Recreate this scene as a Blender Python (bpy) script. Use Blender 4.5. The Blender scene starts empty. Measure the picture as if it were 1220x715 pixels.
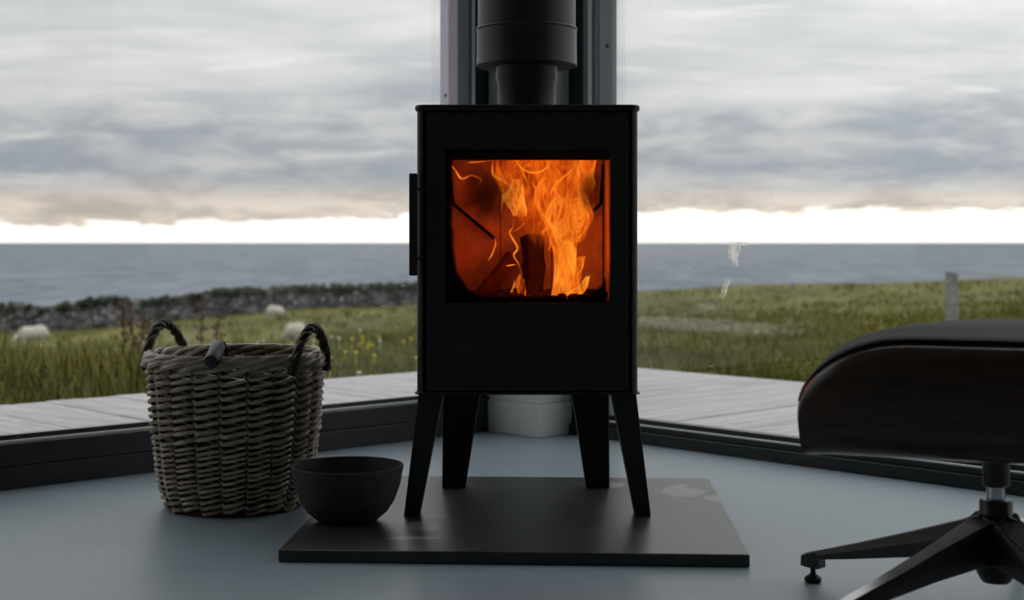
import bpy, bmesh, math, random
import numpy as np
from mathutils import Vector, Matrix, noise as mnoise

random.seed(7)
rng = np.random.default_rng(11)
sc = bpy.context.scene
COL = sc.collection
PI = math.pi

# ------------------------------------------------------------------ camera
EYE = 0.58
FPX = 1694.0
cam_d = bpy.data.cameras.new('camera')
cam = bpy.data.objects.new('camera', cam_d)
COL.objects.link(cam)
cam.location = (0, 0, EYE)
cam.rotation_euler = (PI / 2, 0, 0)
cam_d.sensor_fit = 'HORIZONTAL'
cam_d.sensor_width = 36.0
cam_d.lens = FPX / 1220 * 36.0
cam_d.shift_y = -68.5 / 1220
cam_d.clip_start = 0.05
cam_d.clip_end = 200000
cam_d.dof.use_dof = True
cam_d.dof.focus_distance = 2.9
cam_d.dof.aperture_fstop = 4.5
sc.camera = cam

sc.view_settings.view_transform = 'Standard'
sc.view_settings.look = 'None'
sc.view_settings.gamma = 1.0
sc.view_settings.exposure = 0.0
sc.view_settings.use_curve_mapping = False
sc.cycles.use_denoising = True
sc.cycles.max_bounces = 8
sc.cycles.diffuse_bounces = 4
sc.cycles.transparent_max_bounces = 40
sc.cycles.sample_clamp_indirect = 4.0

# ------------------------------------------------------------------ node helpers
class NT:
    def __init__(s, nt):
        s.nt = nt
    def n(s, typ, **kw):
        nd = s.nt.nodes.new(typ)
        for k, v in kw.items():
            setattr(nd, k, v)
        return nd
    def link(s, a, b):
        s.nt.links.new(a, b)
    def put(s, sock, v):
        if isinstance(v, bpy.types.NodeSocket):
            s.link(v, sock)
        else:
            sock.default_value = v
    def m(s, op, a, b=None, c=None, clamp=False):
        nd = s.n('ShaderNodeMath', operation=op, use_clamp=clamp)
        s.put(nd.inputs[0], a)
        if b is not None: s.put(nd.inputs[1], b)
        if c is not None: s.put(nd.inputs[2], c)
        return nd.outputs[0]
    def sm(s, v, lo, hi, a=0.0, b=1.0):
        nd = s.n('ShaderNodeMapRange', interpolation_type='SMOOTHSTEP')
        s.put(nd.inputs[0], v); s.put(nd.inputs[1], lo); s.put(nd.inputs[2], hi)
        s.put(nd.inputs[3], a); s.put(nd.inputs[4], b)
        return nd.outputs[0]
    def xyz(s, x, y, z):
        nd = s.n('ShaderNodeCombineXYZ')
        s.put(nd.inputs[0], x); s.put(nd.inputs[1], y); s.put(nd.inputs[2], z)
        return nd.outputs[0]
    def sep(s, v):
        nd = s.n('ShaderNodeSeparateXYZ'); s.link(v, nd.inputs[0])
        return nd.outputs
    def noise(s, v, scale, detail=4.0, rough=0.5, dist=0.0):
        nd = s.n('ShaderNodeTexNoise')
        if v is not None: s.link(v, nd.inputs['Vector'])
        nd.inputs['Scale'].default_value = scale
        nd.inputs['Detail'].default_value = detail
        nd.inputs['Roughness'].default_value = rough
        nd.inputs['Distortion'].default_value = dist
        return nd.outputs[0]
    def mix(s, f, a, b):
        nd = s.n('ShaderNodeMix', data_type='RGBA')
        s.put(nd.inputs[0], f)
        for sock, v in ((nd.inputs[6], a), (nd.inputs[7], b)):
            if isinstance(v, bpy.types.NodeSocket): s.link(v, sock)
            else: sock.default_value = (v[0], v[1], v[2], 1.0)
        return nd.outputs[2]
    def scale(s, v, vec):
        nd = s.n('ShaderNodeVectorMath', operation='MULTIPLY')
        s.link(v, nd.inputs[0]); nd.inputs[1].default_value = vec
        return nd.outputs[0]
    def coord(s, which='Object'):
        return s.n('ShaderNodeTexCoord').outputs[which]
    def bump(s, h, strength=0.3, dist=0.01):
        nd = s.n('ShaderNodeBump')
        nd.inputs['Strength'].default_value = strength
        nd.inputs['Distance'].default_value = dist
        s.link(h, nd.inputs['Height'])
        return nd.outputs[0]

# ------------------------------------------------------------------ world: overcast evening sky, clear strip over the sea
world = bpy.data.worlds.new('evening_sky')
sc.world = world
world.use_nodes = True
W = NT(world.node_tree)
for nd in list(world.node_tree.nodes): world.node_tree.nodes.remove(nd)
d = W.coord('Generated')
dx, dy, dz = W.sep(d)
el = W.m('MAXIMUM', dz, 0.0)
az = W.m('ARCTAN2', dx, dy)
inv = W.m('DIVIDE', 1.0, W.m('ADD', el, 0.11))
px_ = W.m('MULTIPLY', dx, inv)
py_ = W.m('MULTIPLY', dy, inv)
plane = W.xyz(px_, py_, 0.0)
big = W.noise(W.scale(plane, (0.9, 1.25, 1)), 1.0, 4, 0.5, 0.3)
fine = W.noise(W.scale(plane, (2.2, 4.2, 1)), 1.0, 5, 0.55, 0.5)
puff = W.noise(W.xyz(W.m('MULTIPLY', az, 17.0), W.m('MULTIPLY', el, 62.0), 3.0), 1.0, 7, 0.6, 0.5)
# cloud colours by height of the cloud layer above the horizon
hi_light, hi_dark = (0.75, 0.745, 0.73), (0.56, 0.565, 0.575)
lo_light, lo_dark = (0.63, 0.62, 0.61), (0.375, 0.40, 0.445)
cl_hi = W.mix(W.sm(W.m('ADD', W.m('MULTIPLY', big, 0.6), W.m('MULTIPLY', fine, 0.4)), 0.36, 0.64), hi_dark, hi_light)
cl_lo = W.mix(W.sm(W.m('ADD', W.m('MULTIPLY', puff, 0.7), W.m('MULTIPLY', big, 0.3)), 0.36, 0.66), lo_dark, lo_light)
clouds = W.mix(W.sm(W.m('ADD', el, W.m('MULTIPLY', W.m('SUBTRACT', big, 0.5), 0.09)), 0.075, 0.125), cl_lo, cl_hi)
# warm cloud base just above the strip
base_w = W.mix(W.sm(puff, 0.35, 0.65), (0.60, 0.53, 0.47), (0.95, 0.82, 0.69))
clouds = W.mix(W.sm(W.m('ADD', el, W.m('MULTIPLY', W.m('SUBTRACT', puff, 0.5), 0.03)), 0.024, 0.046), base_w, clouds)
# thin bright rifts
rift = W.noise(W.scale(plane, (1.7, 3.2, 1)), 1.0, 5, 0.55, 0.6)
clouds = W.mix(W.m('MULTIPLY', W.sm(rift, 0.58, 0.76), 0.6), clouds, (0.96, 0.94, 0.90))
# clear strip
jag = W.noise(W.xyz(W.m('MULTIPLY', az, 30.0), W.m('MULTIPLY', el, 130.0), 1.0), 1.0, 6, 0.6)
edge = W.m('ADD', W.sm(az, -0.30, 0.12, 0.0135, 0.0225), W.m('MULTIPLY', W.m('SUBTRACT', jag, 0.5), 0.022))
strip = W.sm(W.m('SUBTRACT', edge, el), -0.0012, 0.0018)
glow = W.sm(dy, -0.6, 0.7, 0.75, 1.5)
stripc = W.n('ShaderNodeVectorMath', operation='SCALE')
stripc.inputs[0].default_value = (1.0, 0.955, 0.89)
W.link(glow, stripc.inputs[3])
# standard overcast law: an even cloud cover brightens smoothly from the horizon to the zenith, (1 + 2 sin el) / 3
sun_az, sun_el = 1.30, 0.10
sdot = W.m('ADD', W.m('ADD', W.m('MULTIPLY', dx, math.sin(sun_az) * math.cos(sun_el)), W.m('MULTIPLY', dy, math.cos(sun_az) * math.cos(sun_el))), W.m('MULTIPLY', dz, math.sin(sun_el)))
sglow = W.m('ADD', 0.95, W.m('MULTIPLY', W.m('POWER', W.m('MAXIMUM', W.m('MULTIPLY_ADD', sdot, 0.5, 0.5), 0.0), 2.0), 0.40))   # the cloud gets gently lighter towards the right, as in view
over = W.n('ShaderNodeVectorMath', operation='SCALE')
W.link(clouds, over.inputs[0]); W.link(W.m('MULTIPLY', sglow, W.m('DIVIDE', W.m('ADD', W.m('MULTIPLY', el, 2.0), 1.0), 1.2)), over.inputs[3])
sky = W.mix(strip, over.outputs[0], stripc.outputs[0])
sky = W.mix(W.sm(dz, -0.02, -0.001), (0.20, 0.22, 0.22), sky)
bg = W.n('ShaderNodeBackground')
W.link(sky, bg.inputs[0]); bg.inputs[1].default_value = 1.0
wo = W.n('ShaderNodeOutputWorld'); W.link(bg.outputs[0], wo.inputs[0])

# ------------------------------------------------------------------ materials
MATS = {}
def mat(name):
    m = bpy.data.materials.new(name); m.use_nodes = True
    t = NT(m.node_tree)
    for nd in list(m.node_tree.nodes): m.node_tree.nodes.remove(nd)
    t.out = t.n('ShaderNodeOutputMaterial')
    MATS[name] = m
    return m, t
def pbr(name, col, rough=0.5, spec=0.5, metal=0.0, var=0.0, vscale=20.0, bump=0.0, bscale=80.0, bdist=0.002, coat=0.0, rvar=0.0):
    m, t = mat(name)
    b = t.n('ShaderNodeBsdfPrincipled')
    co = t.coord('Object')
    if var > 0:
        nz = t.noise(co, vscale, 5, 0.6)
        c1 = tuple(max(0, c * (1 - var)) for c in col); c2 = tuple(min(1, c * (1 + var)) for c in col)
        t.link(t.mix(t.sm(nz, 0.3, 0.7), c1, c2), b.inputs['Base Color'])
    else:
        b.inputs['Base Color'].default_value = (*col, 1)
    if rvar > 0:
        t.link(t.m('ADD', t.m('MULTIPLY', t.m('SUBTRACT', t.noise(co, vscale * 0.7, 4), 0.5), rvar), rough), b.inputs['Roughness'])
    else:
        b.inputs['Roughness'].default_value = rough
    b.inputs['Specular IOR Level'].default_value = spec
    b.inputs['Metallic'].default_value = metal
    b.inputs['Coat Weight'].default_value = coat
    if bump > 0:
        t.link(t.bump(t.noise(co, bscale, 4, 0.6), bump, bdist), b.inputs['Normal'])
    t.link(b.outputs[0], t.out.inputs[0])
    return m

pbr('stove_black', (0.021, 0.022, 0.020), 0.48, 0.35, var=0.2, vscale=60, bump=0.08, bscale=900, bdist=0.0004)
pbr('flue_black', (0.02, 0.021, 0.022), 0.42, 0.5, var=0.15, vscale=30, bump=0.06, bscale=700, bdist=0.0004)
pbr('cast_black', (0.010, 0.010, 0.010), 0.5, 0.4)
pbr('bowl_black', (0.045, 0.046, 0.045), 0.62, 0.3, var=0.15, vscale=40, bump=0.1, bscale=500, bdist=0.0005)
pbr('frame_dark', (0.013, 0.016, 0.017), 0.38, 0.5, var=0.1, vscale=15)
pbr('frame_grey', (0.27, 0.32, 0.35), 0.45, 0.4)
pbr('frame_plate', (0.19, 0.21, 0.225), 0.45, 0.4)
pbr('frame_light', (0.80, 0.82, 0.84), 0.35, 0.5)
pbr('frame_skylit', (0.66, 0.62, 0.72), 0.5, 0.3)  # left reveal: brightness from the sky put into the frame colour
pbr('screw_steel', (0.05, 0.05, 0.055), 0.4, 0.5)
pbr('white_paint', (0.88, 0.89, 0.87), 0.45, 0.4)
pbr('column_paint', (0.75, 0.76, 0.75), 0.6, 0.3)
pbr('room_wall', (0.36, 0.36, 0.355), 0.7, 0.3)
pbr('room_ceiling', (0.45, 0.45, 0.45), 0.8, 0.3)
pbr('house_outside', (0.10, 0.10, 0.10), 0.8, 0.3)
pbr('leather', (0.009, 0.0095, 0.011), 0.58, 0.08, bump=0.18, bscale=420, bdist=0.0008, var=0.2, vscale=15)
pbr('piping', (0.014, 0.014, 0.014), 0.45, 0.5)
pbr('chrome', (0.55, 0.56, 0.56), 0.12, 0.5, metal=1.0)
pbr('base_black', (0.012, 0.012, 0.012), 0.36, 0.5)
pbr('base_polish', (0.55, 0.54, 0.52), 0.25, 0.5, metal=0.9)
pbr('rubber', (0.01, 0.01, 0.01), 0.6, 0.3)
pbr('grip_black', (0.018, 0.021, 0.024), 0.4, 0.5)
pbr('firebrick', (0.62, 0.46, 0.36), 0.9, 0.1, var=0.25, vscale=18, bump=0.3, bscale=90, bdist=0.002)
pbr('charred', (0.035, 0.018, 0.010), 0.9, 0.1, var=0.4, vscale=40, bump=0.6, bscale=60, bdist=0.004)
pbr('log_bark', (0.10, 0.045, 0.022), 0.9, 0.1, var=0.4, vscale=35, bump=0.6, bscale=70, bdist=0.004)
pbr('steel_bar', (0.010, 0.007, 0.006), 0.8, 0.1)
pbr('wool', (0.52, 0.48, 0.42), 0.95, 0.05, var=0.15, vscale=6, bump=0.8, bscale=20, bdist=0.03)
pbr('fence_wood', (0.22, 0.22, 0.215), 0.85, 0.1, var=0.3, vscale=12)
pbr('wire', (0.20, 0.20, 0.20), 0.5, 0.3, metal=0.6)
pbr('stem_brown', (0.12, 0.07, 0.035), 0.8, 0.1, var=0.3, vscale=9)
pbr('seed_red', (0.115, 0.068, 0.045), 0.9, 0.1, var=0.3, vscale=9)
pbr('flower_yellow', (0.62, 0.50, 0.06), 0.8, 0.1)
pbr('flower_white', (0.7, 0.7, 0.62), 0.8, 0.1)
pbr('dyke_stone', (0.125, 0.125, 0.125), 0.95, 0.05, var=0.65, vscale=1.7)
pbr('dyke_scrub', (0.045, 0.052, 0.034), 0.95, 0.05, var=0.5, vscale=2.5)

# wicker
m, t = mat('wicker')
b = t.n('ShaderNodeBsdfPrincipled'); co = t.coord('Object')
nz = t.noise(t.scale(co, (1, 1, 5)), 22, 5, 0.6)
base = t.mix(t.sm(nz, 0.25, 0.75), (0.20, 0.15, 0.105), (0.60, 0.50, 0.385))
t.link(base, b.inputs['Base Color']); b.inputs['Roughness'].default_value = 0.36
b.inputs['Specular IOR Level'].default_value = 0.6
t.link(t.bump(t.noise(co, 260, 3), 0.25, 0.001), b.inputs['Normal'])
t.link(b.outputs[0], t.out.inputs[0])
m, t = mat('wicker_dark')  # on stakes and liner the dark tone paints shade in the weave gaps
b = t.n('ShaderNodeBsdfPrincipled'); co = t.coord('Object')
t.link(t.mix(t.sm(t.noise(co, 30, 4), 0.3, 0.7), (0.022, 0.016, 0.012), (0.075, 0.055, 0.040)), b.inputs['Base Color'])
b.inputs['Roughness'].default_value = 0.45
t.link(b.outputs[0], t.out.inputs[0])

# painted concrete floor
m, t = mat('floor_concrete')
b = t.n('ShaderNodeBsdfPrincipled'); co = t.coord('Object')
n1 = t.noise(co, 2.2, 6, 0.6); n2 = t.noise(co, 34, 4, 0.6)
c = t.mix(t.sm(n1, 0.3, 0.7), (0.30, 0.375, 0.435), (0.355, 0.435, 0.50))
c = t.mix(t.m('MULTIPLY', t.sm(n2, 0.45, 0.75), 0.22), c, (0.24, 0.285, 0.315))
t.link(c, b.inputs['Base Color'])
t.link(t.m('ADD', t.m('MULTIPLY', n1, 0.16), 0.33), b.inputs['Roughness'])
b.inputs['Specular IOR Level'].default_value = 0.5
t.link(t.bump(t.noise(co, 60, 4, 0.6), 0.06, 0.002), b.inputs['Normal'])
t.link(b.outputs[0], t.out.inputs[0])

# slate hearth with pale dried stains
m, t = mat('hearth_slate')
b = t.n('ShaderNodeBsdfPrincipled'); co = t.coord('Object')
n1 = t.noise(co, 5, 6, 0.6, 0.5); n2 = t.noise(co, 48, 4)
c = t.mix(t.sm(n1, 0.3, 0.7), (0.026, 0.030, 0.031), (0.050, 0.053, 0.052))
ox, oy, oz = t.sep(co)
wob = t.noise(co, 11, 3, 0.5)
def blob(cx, cy, rx, ry):
    ax = t.m('DIVIDE', t.m('SUBTRACT', ox, cx), rx); ay = t.m('DIVIDE', t.m('SUBTRACT', oy, cy), ry)
    r = t.m('SQRT', t.m('ADD', t.m('MULTIPLY', ax, ax), t.m('MULTIPLY', ay, ay)))
    return t.sm(t.m('ADD', r, t.m('MULTIPLY', t.m('SUBTRACT', wob, 0.5), 1.9)), 0.75, 1.05, 1.0, 0.0)
st = None
for a in ((0.345, 0.655, 0.05, 0.075), (0.425, 0.55, 0.035, 0.05), (0.20, 0.72, 0.03, 0.035), (-0.185, 0.225, 0.035, 0.055), (-0.165, 0.33, 0.025, 0.02), (-0.185, 0.115, 0.05, 0.018)):
    v = blob(*a)
    st = v if st is None else t.m('MAXIMUM', st, v)
c = t.mix(t.m('MULTIPLY', st, 0.8), c, (0.27, 0.275, 0.27))
t.link(c, b.inputs['Base Color'])
rgh = t.m('ADD', t.m('MULTIPLY', n1, 0.10), 0.30)
t.link(rgh, b.inputs['Roughness'])
b.inputs['Specular IOR Level'].default_value = 0.42
t.link(t.bump(t.m('ADD', n1, t.m('MULTIPLY', n2, 0.4)), 0.07, 0.004), b.inputs['Normal'])
t.link(b.outputs[0], t.out.inputs[0])

# dark veneer
m, t = mat('walnut_veneer')
b = t.n('ShaderNodeBsdfPrincipled'); co = t.coord('Object')
g = t.noise(t.scale(co, (3, 40, 40)), 2.0, 6, 0.6, 0.4)
t.link(t.mix(t.sm(g, 0.3, 0.7), (0.026, 0.015, 0.010), (0.060, 0.032, 0.020)), b.inputs['Base Color'])
b.inputs['Roughness'].default_value = 0.26; b.inputs['Specular IOR Level'].default_value = 0.5
t.link(b.outputs[0], t.out.inputs[0])

# weathered deck
m, t = mat('deck_wood')
b = t.n('ShaderNodeBsdfPrincipled'); co = t.coord('Object')
info = t.n('ShaderNodeObjectInfo').outputs['Random']
off = t.n('ShaderNodeVectorMath', operation='ADD'); t.link(t.scale(co, (1.4, 30, 8)), off.inputs[0])
t.link(t.xyz(t.m('MULTIPLY', info, 37.0), t.m('MULTIPLY', info, 91.0), 0.0), off.inputs[1])
g = t.noise(off.outputs[0], 1.6, 7, 0.7, 0.4)
c = t.mix(t.sm(g, 0.28, 0.72), (0.21, 0.198, 0.208), (0.49, 0.465, 0.475))
c = t.mix(t.m('MULTIPLY', info, 0.45), c, (0.41, 0.39, 0.405))
t.link(c, b.inputs['Base Color']); b.inputs['Roughness'].default_value = 0.75
b.inputs['Specular IOR Level'].default_value = 0.25
t.link(t.bump(g, 0.3, 0.004), b.inputs['Normal'])
t.link(b.outputs[0], t.out.inputs[0])

# grassland
def grass_mat(name, dark, mid, dry, sc1, sc2):
    m, t = mat(name)
    b = t.n('ShaderNodeBsdfPrincipled')
    co = t.n('ShaderNodeNewGeometry').outputs['Position']
    n1 = t.noise(t.scale(co, (1, 0.6, 0.2)), sc1, 5, 0.6); n2 = t.noise(co, sc2, 4, 0.7)
    c = t.mix(t.sm(n1, 0.32, 0.68), dark, mid)
    c = t.mix(t.m('MULTIPLY', t.sm(n2, 0.5, 0.8), 0.85), c, dry)
    t.link(c, b.inputs['Base Color']); b.inputs['Roughness'].default_value = 0.85
    b.inputs['Specular IOR Level'].default_value = 0.15
    t.link(b.outputs[0], t.out.inputs[0])
grass_mat('ground_grass', (0.062, 0.064, 0.014), (0.135, 0.128, 0.030), (0.18, 0.150, 0.062), 0.30, 0.9)
grass_mat('grass_blades', (0.060, 0.068, 0.012), (0.160, 0.150, 0.032), (0.26, 0.21, 0.095), 0.55, 5.0)

# sea
m, t = mat('sea_water')
b = t.n('ShaderNodeBsdfPrincipled')
co = t.n('ShaderNodeNewGeometry').outputs['Position']
w1 = t.noise(t.scale(co, (0.05, 0.012, 1)), 1.0, 5, 0.6); w2 = t.noise(t.scale(co, (0.30, 0.035, 1)), 1.0, 4, 0.7)
f = t.m('ADD', t.m('MULTIPLY', w1, 0.4), t.m('MULTIPLY', w2, 0.6))
t.link(t.mix(t.sm(f, 0.36, 0.64), (0.10, 0.118, 0.142), (0.205, 0.226, 0.254)), b.inputs['Base Color'])
b.inputs['Roughness'].default_value = 0.7; b.inputs['Specular IOR Level'].default_value = 0.06
t.link(b.outputs[0], t.out.inputs[0])

# window glass, slightly dirty: film, specks, salt runs and a painted reflection streak
def glass_mat(name, marks, film=0.02, seed=0.0):
    m, t = mat(name)
    co = t.coord('Object')
    gx, gy, gz = t.sep(co)
    fr = t.n('ShaderNodeFresnel'); fr.inputs[0].default_value = 1.45
    tr = t.n('ShaderNodeBsdfTransparent'); tr.inputs[0].default_value = (0.97, 0.98, 0.98, 1)
    gl = t.n('ShaderNodeBsdfGlossy'); gl.inputs['Roughness'].default_value = 0.0
    gl.inputs[0].default_value = (1, 1, 1, 1)
    mx = t.n('ShaderNodeMixShader'); t.link(t.m('MULTIPLY', fr.outputs[0], 0.55), mx.inputs[0])
    t.link(tr.outputs[0], mx.inputs[1]); t.link(gl.outputs[0], mx.inputs[2])
    tl = t.n('ShaderNodeBsdfTranslucent'); tl.inputs[0].default_value = (0.9, 0.86, 0.78, 1)
    al = None
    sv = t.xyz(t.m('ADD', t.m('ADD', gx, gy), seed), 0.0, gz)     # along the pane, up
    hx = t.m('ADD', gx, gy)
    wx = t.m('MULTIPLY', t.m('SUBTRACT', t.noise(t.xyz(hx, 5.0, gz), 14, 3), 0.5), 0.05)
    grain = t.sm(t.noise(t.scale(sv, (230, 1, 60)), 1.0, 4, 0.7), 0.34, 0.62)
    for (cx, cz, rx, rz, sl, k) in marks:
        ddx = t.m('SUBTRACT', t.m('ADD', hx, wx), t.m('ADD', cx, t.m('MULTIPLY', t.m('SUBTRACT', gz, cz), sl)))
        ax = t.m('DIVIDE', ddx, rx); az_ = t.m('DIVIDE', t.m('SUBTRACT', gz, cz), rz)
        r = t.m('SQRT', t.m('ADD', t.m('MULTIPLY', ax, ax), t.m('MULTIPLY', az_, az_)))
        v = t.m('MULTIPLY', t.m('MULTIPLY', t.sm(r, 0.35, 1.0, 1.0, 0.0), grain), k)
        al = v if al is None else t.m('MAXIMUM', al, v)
    streak = t.noise(t.scale(sv, (26, 1, 1.5)), 1.0, 4, 0.6)
    fl = t.m('MULTIPLY', t.sm(streak, 0.5, 0.75), film)
    speck = t.m('MULTIPLY', t.sm(t.noise(sv, 70, 1, 0.5), 0.765, 0.80), 0.35)
    fl = t.m('ADD', fl, speck)
    al = fl if al is None else t.m('MAXIMUM', al, fl)
    m2 = t.n('ShaderNodeMixShader'); t.link(t.m('MINIMUM', al, 0.9), m2.inputs[0])
    t.link(mx.outputs[0], m2.inputs[1]); t.link(tl.outputs[0], m2.inputs[2])
    t.link(m2.outputs[0], t.out.inputs[0])
    return m

# ------------------------------------------------------------------ geometry helpers
class MB:
    def __init__(s):
        s.v = []; s.f = []
    def add(s, vs, fs):
        o = len(s.v)
        s.v.extend(tuple(map(float, p)) for p in vs)
        s.f.extend(tuple(i + o for i in q) for q in fs)
        return s
    def box(s, x0, x1, y0, y1, z0, z1):
        vs = [(x0, y0, z0), (x1, y0, z0), (x1, y1, z0), (x0, y1, z0), (x0, y0, z1), (x1, y0, z1), (x1, y1, z1), (x0, y1, z1)]
        return s.add(vs, [(0, 3, 2, 1), (4, 5, 6, 7), (0, 1, 5, 4), (1, 2, 6, 5), (2, 3, 7, 6), (3, 0, 4, 7)])
    def hexa(s, bottom, top):
        return s.add(list(bottom) + list(top), [(0, 3, 2, 1), (4, 5, 6, 7), (0, 1, 5, 4), (1, 2, 6, 5), (2, 3, 7, 6), (3, 0, 4, 7)])
    def prism(s, poly, z0, z1):
        n = len(poly)
        vs = [(p[0], p[1], z0) for p in poly] + [(p[0], p[1], z1) for p in poly]
        fs = [tuple(range(n - 1, -1, -1)), tuple(range(n, 2 * n))]
        fs += [(i, (i + 1) % n, n + (i + 1) % n, n + i) for i in range(n)]
        return s.add(vs, fs)
    def rings(s, rings, closed=True, cap=True, loop=False):
        n = len(rings[0]); o = len(s.v)
        for r in rings: s.v.extend(tuple(map(float, p)) for p in r)
        R = len(rings)
        for k in range(R if loop else R - 1):
            a = o + k * n; c = o + ((k + 1) % R) * n
            for i in range(n if closed else n - 1):
                j = (i + 1) % n
                s.f.append((a + i, a + j, c + j, c + i))
        if cap and closed and not loop:
            s.f.append(tuple(o + i for i in range(n - 1, -1, -1)))
            s.f.append(tuple(o + (R - 1) * n + i for i in range(n)))
        return s
    def tube(s, pts, rad, seg=8, loop=False, cap=True):
        pts = [Vector(p) for p in pts]; n = len(pts)
        if not hasattr(rad, '__len__'): rad = [rad] * n
        rings = []; up = None
        for i, p in enumerate(pts):
            if loop: tan = pts[(i + 1) % n] - pts[i - 1]
            else: tan = pts[min(i + 1, n - 1)] - pts[max(i - 1, 0)]
            tan.normalize()
            if up is None:
                up = Vector((0, 0, 1)) if abs(tan.z) < 0.9 else Vector((1, 0, 0))
            sd = tan.cross(up); sd.normalize()
            u2 = sd.cross(tan); u2.normalize(); up = u2
            rings.append([p + (sd * math.cos(2 * PI * k / seg) + u2 * math.sin(2 * PI * k / seg)) * rad[i] for k in range(seg)])
        return s.rings(rings, True, cap, loop)
    def lathe(s, prof, seg=48, cx=0.0, cy=0.0):
        rings = [[(cx + r * math.cos(2 * PI * k / seg), cy + r * math.sin(2 * PI * k / seg), z) for k in range(seg)] for r, z in prof]
        return s.rings(rings, True, True)
    def mesh(s, name, smooth=None):
        me = bpy.data.meshes.new(name)
        me.from_pydata(s.v, [], s.f)
        bm = bmesh.new(); bm.from_mesh(me)
        bmesh.ops.recalc_face_normals(bm, faces=bm.faces)
        bm.to_mesh(me); bm.free()
        if smooth is not None:
            me.polygons.foreach_set('use_smooth', [True] * len(me.polygons))
            me.set_sharp_from_angle(angle=math.radians(smooth))
        me.update()
        return me

def obj(name, mb, mt, parent=None, loc=None, rotz=None, smooth=None, bevel=0.0, seg=2):
    me = mb.mesh(name, smooth) if isinstance(mb, MB) else mb
    if len(me.materials) == 0: me.materials.append(MATS[mt])
    o = bpy.data.objects.new(name, me); COL.objects.link(o)
    if parent is not None: o.parent = parent
    if loc is not None: o.location = loc
    if rotz is not None: o.rotation_euler = (0, 0, rotz)
    if bevel > 0:
        md = o.modifiers.new('bevel', 'BEVEL'); md.width = bevel; md.segments = seg
        md.limit_method = 'ANGLE'; md.angle_limit = math.radians(35)
    return o
def tag(o, label=None, cat=None, group=None, kind=None):
    if label: o['label'] = label
    if cat: o['category'] = cat
    if group: o['group'] = group
    if kind: o['kind'] = kind
    return o
def empty(name, loc=(0, 0, 0), rotz=0.0):
    o = bpy.data.objects.new(name, None); COL.objects.link(o)
    o.empty_display_size = 0.1; o.location = loc; o.rotation_euler = (0, 0, rotz)
    return o
def catmull(pts, sub=6):
    P = [np.array(p, float) for p in pts]
    P = [2 * P[0] - P[1]] + P + [2 * P[-1] - P[-2]]
    out = []
    for i in range(1, len(P) - 2):
        for k in range(sub):
            t_ = k / sub
            a, b_, c_, d_ = P[i - 1], P[i], P[i + 1], P[i + 2]
            out.append(0.5 * ((2 * b_) + (-a + c_) * t_ + (2 * a - 5 * b_ + 4 * c_ - d_) * t_ ** 2 + (-a + 3 * b_ - 3 * c_ + d_) * t_ ** 3))
    out.append(P[-2])
    return out

# ------------------------------------------------------------------ the room (frame: corner of the two glazed walls at the origin, room in x<0, y<0)
RA = math.radians(43.25)
CORNER = (0.023, 4.463, 0.0)
RM = Matrix.Translation(Vector(CORNER)) @ Matrix.Rotation(RA, 4, 'Z')
RS = 6.6            # room size
HC = 3.25           # ceiling
GT = 2.95           # top of the glazing
GL = 5.0            # length of the glazing on either wall
def struct(name, mb, mt, **kw):
    return tag(obj(name, mb, mt, None, CORNER, RA, **kw), kind='structure')
struct('floor', MB().box(-RS, 0.09, -RS, 0.09, -0.12, 0.0), 'floor_concrete')
struct('ceiling', MB().box(-RS - 0.2, 0.20, -RS - 0.2, 0.20, HC, HC + 0.15), 'room_ceiling')
struct('wall_left', MB().box(-RS, -GL, 0.0, 0.18, 0.0, HC).box(-GL, 0.18, 0.0, 0.18, GT, HC), 'room_wall')
struct('wall_right', MB().box(0.0, 0.18, -RS, -GL, 0.0, HC).box(0.0, 0.18, -GL, 0.0, GT, HC), 'room_wall')
struct('wall_back', MB().box(-RS - 0.18, 0.0, -RS - 0.18, -RS, 0.0, HC), 'room_wall')
struct('wall_side', MB().box(-RS - 0.18, -RS, -RS, 0.18, 0.0, HC), 'room_wall')
struct('wall_corner', MB().box(-0.118, 0.075, -0.203, 0.075, 0.0, HC), 'column_paint', bevel=0.003)
bb = empty('baseboard_corner', CORNER, RA); tag(bb, kind='structure')
obj('skirting_board', MB().box(-0.132, 0.02, -0.217, 0.02, 0.0, 0.098), 'white_paint', bb, bevel=0.003)
obj('skirting_moulding', MB().box(-0.126, 0.02, -0.211, 0.02, 0.098, 0.142), 'white_paint', bb, bevel=0.004)

glass_mat('window_glass_left', [(-2.02, 0.50, 0.10, 0.06, 0.0, 0.05)], 0.012, 3.0)  # its one mark is a faint reflection streak put into the glass colour
glass_mat('window_glass_right', [(-0.742, 0.548, 0.010, 0.050, 0.10, 0.85), (-0.77, 0.577, 0.040, 0.008, 0.1, 0.8), (-0.752, 0.55, 0.006, 0.05, -0.3, 0.6), (-0.712, 0.455, 0.010, 0.040, -0.45, 0.55), (-0.65, 0.40, 0.05, 0.015, 0.0, 0.12), (-0.62, 0.348, 0.42, 0.026, 0.0, 0.13)], 0.0, 9.0)

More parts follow.
